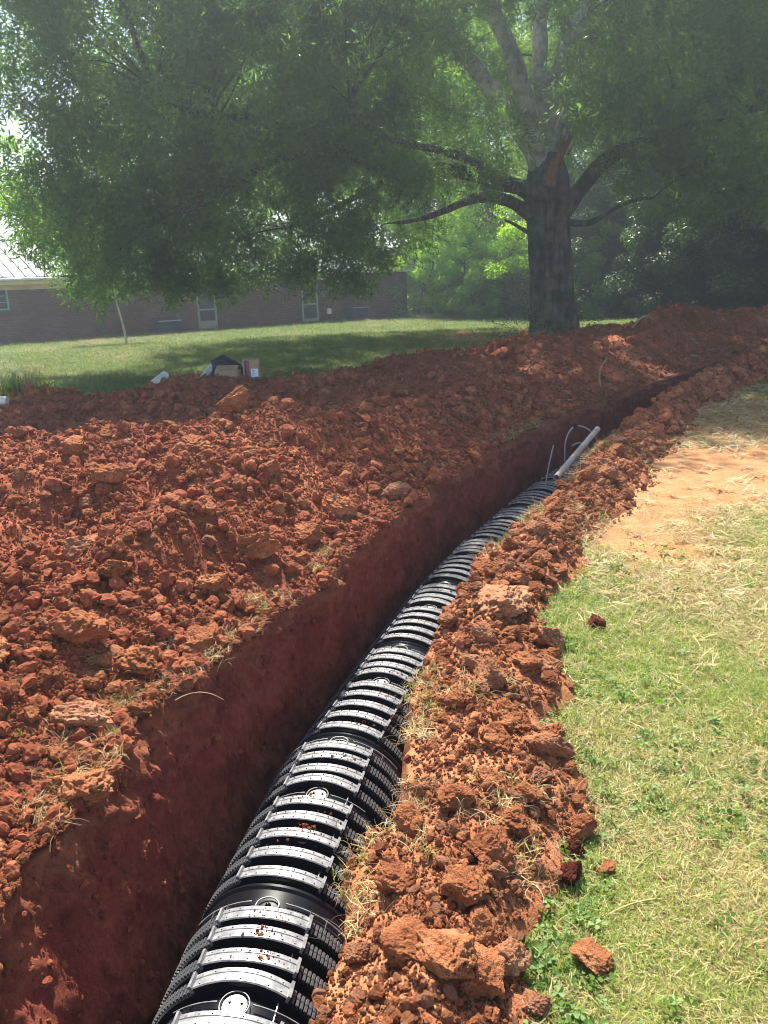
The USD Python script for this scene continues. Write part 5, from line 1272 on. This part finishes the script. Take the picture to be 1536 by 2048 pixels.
# cardboard boxes and the black bag behind the spoil
bz = ground(-2.55, 14.75)
bx = thing("cardboard_box", (-2.42, 14.72, bz), rotz(.10), "tall closed cardboard box with a white label and red tape standing on the lawn", "box")
W_, D_, H_ = .30, .26, .46
part(bx, "carton", MB().box((0, 0, H_ / 2), (W_, D_, H_)).mesh(), M_card)
part(bx, "tape_strip", MB().box((-.055, -D_ / 2 - .002, H_ / 2), (.055, .003, H_ * .98)).mesh(), M_tape)
part(bx, "tape_strip", MB().box((-.103, -D_ / 2 - .002, H_ / 2), (.038, .003, H_ * .98)).mesh(), M_tape_dark)
lb = part(bx, "label", MB().box((.06, -D_ / 2 - .003, H_ * .48), (.13, .003, .15)).mesh(), M_paper)
tx = MB()
for k, w in enumerate((.05, .035, .045, .03)):
    tx.box((.02 + w / 2, -D_ / 2 - .0055, H_ * .48 + .05 - k * .03), (w, .002, .009))
part(lb, "print_lines", tx.mesh(), M_ink, kind="stuff")
part(bx, "top_flap", MB().box((0, -D_ / 4, H_ + .004), (W_, D_ / 2 - .004, .005), rotx(.03)).mesh(), M_card)
part(bx, "top_flap", MB().box((0, D_ / 4, H_ + .006), (W_, D_ / 2 - .004, .005), rotx(-.04)).mesh(), M_card)
b2 = thing("cardboard_box", (-2.85, 14.62, ground(-2.85, 14.62) + .02), rotz(-.12), "low open cardboard box lying on its side against the tall one", "box")
W2, D2, H2 = .42, .30, .26
sh = MB()
sh.box((0, D2 / 2, H2 / 2), (W2, .006, H2)); sh.box((0, -D2 / 2, H2 / 2), (W2, .006, H2)); sh.box((W2 / 2, 0, H2 / 2), (.006, D2 - .008, H2)); sh.box((0, 0, .004), (W2 - .01, D2 - .01, .006))
part(b2, "carton", sh.mesh(), M_card)
part(b2, "flap", MB().box((0, -.06, H2 + .045), (W2, .20, .005), rotx(.45)).mesh(), M_card)
part(b2, "flap", MB().box((-W2 / 2 - .045, -.04, H2 / 2 - .02), (.10, .2, .005), roty(1.25)).mesh(), plain("light_cardboard", (0.55, 0.45, 0.32), rough=.8))
part(b2, "flap", MB().box((-W2 / 2 - .01, D2 / 2 - .08, H2 / 2), (.005, .15, H2)).mesh(), M_card)
bg = thing("black_bag", (-2.88, 15.1, ground(-2.88, 15.1)), rotz(.1), "slumped black bag behind the cardboard boxes", "bag")
m = trimesh.creation.icosphere(4); v_ = np.array(m.vertices)
v_ = v_ * np.array([.40, .22, .30]); v_[:, 2] += .2
v_[:, 2] *= np.where(v_[:, 0] > -.1, 1 - .5 * sst(-.1, .35, v_[:, 0]), 1.12)
v_[:, 2] = np.maximum(v_[:, 2], -.02)
v_ += (0.10 * (meshkit.fbm(v_ * 6, 3, 91) - .5))[:, None] * np.array([1, 1, 1.0])
part(bg, "cloth", (v_, np.array(m.faces)), M_blackbag, smooth=True)
part(bg, "fold", MB().tube(smooth_path([(-.34, -.1, .42), (-.2, -.16, .38), (.0, -.2, .28), (.3, -.18, .2)], 14), np.linspace(.03, .012, 14), 8).mesh(), M_blackbag, smooth=True)
# pale stalks lying on the right turf, loose sticks on the bank
def stick(pts, r0, m_, label, cat):
    p_ = np.asarray(pts, float); t = thing("loose_stick", p_[0], None, label, cat)
    part(t, "stalk", MB().tube(smooth_path(p_ - p_[0], 16), np.linspace(r0, r0 * .5, 16), 6).mesh(), m_, smooth=True)
def gp(x, y, dz):
    return (x, y, ground(x, y) + dz)
stick([gp(.62, 1.86, .015), gp(.72, 1.90, .03), gp(.84, 1.93, .02)], .0042, M_straw, "long pale dry stalk lying on the turf left of the lowest clod", "stalk")
stick([gp(.78, 2.05, .015), gp(.86, 2.12, .025), gp(.93, 2.16, .015)], .004, M_grass, "short green stalk lying on the turf above the long pale stalk", "stalk")
stick([gp(-1.0, 3.18, .03), gp(-.9, 3.22, .05), gp(-.78, 3.2, .02)], .003, M_root, "bent pale root sticking out at the left lip of the trench", "root")
stick([gp(5.6, 17.4, .05), gp(5.9, 17.7, .12), gp(6.3, 18.2, .10)], .03, M_root, "pale stick lying on the shaded spoil below the far mound", "stick")
stick([gp(3.6, 12.6, .0), (3.62, 12.62, .42), (3.7, 12.66, .5)], .02, M_root, "pale broken root standing at the left lip of the far trench", "root")
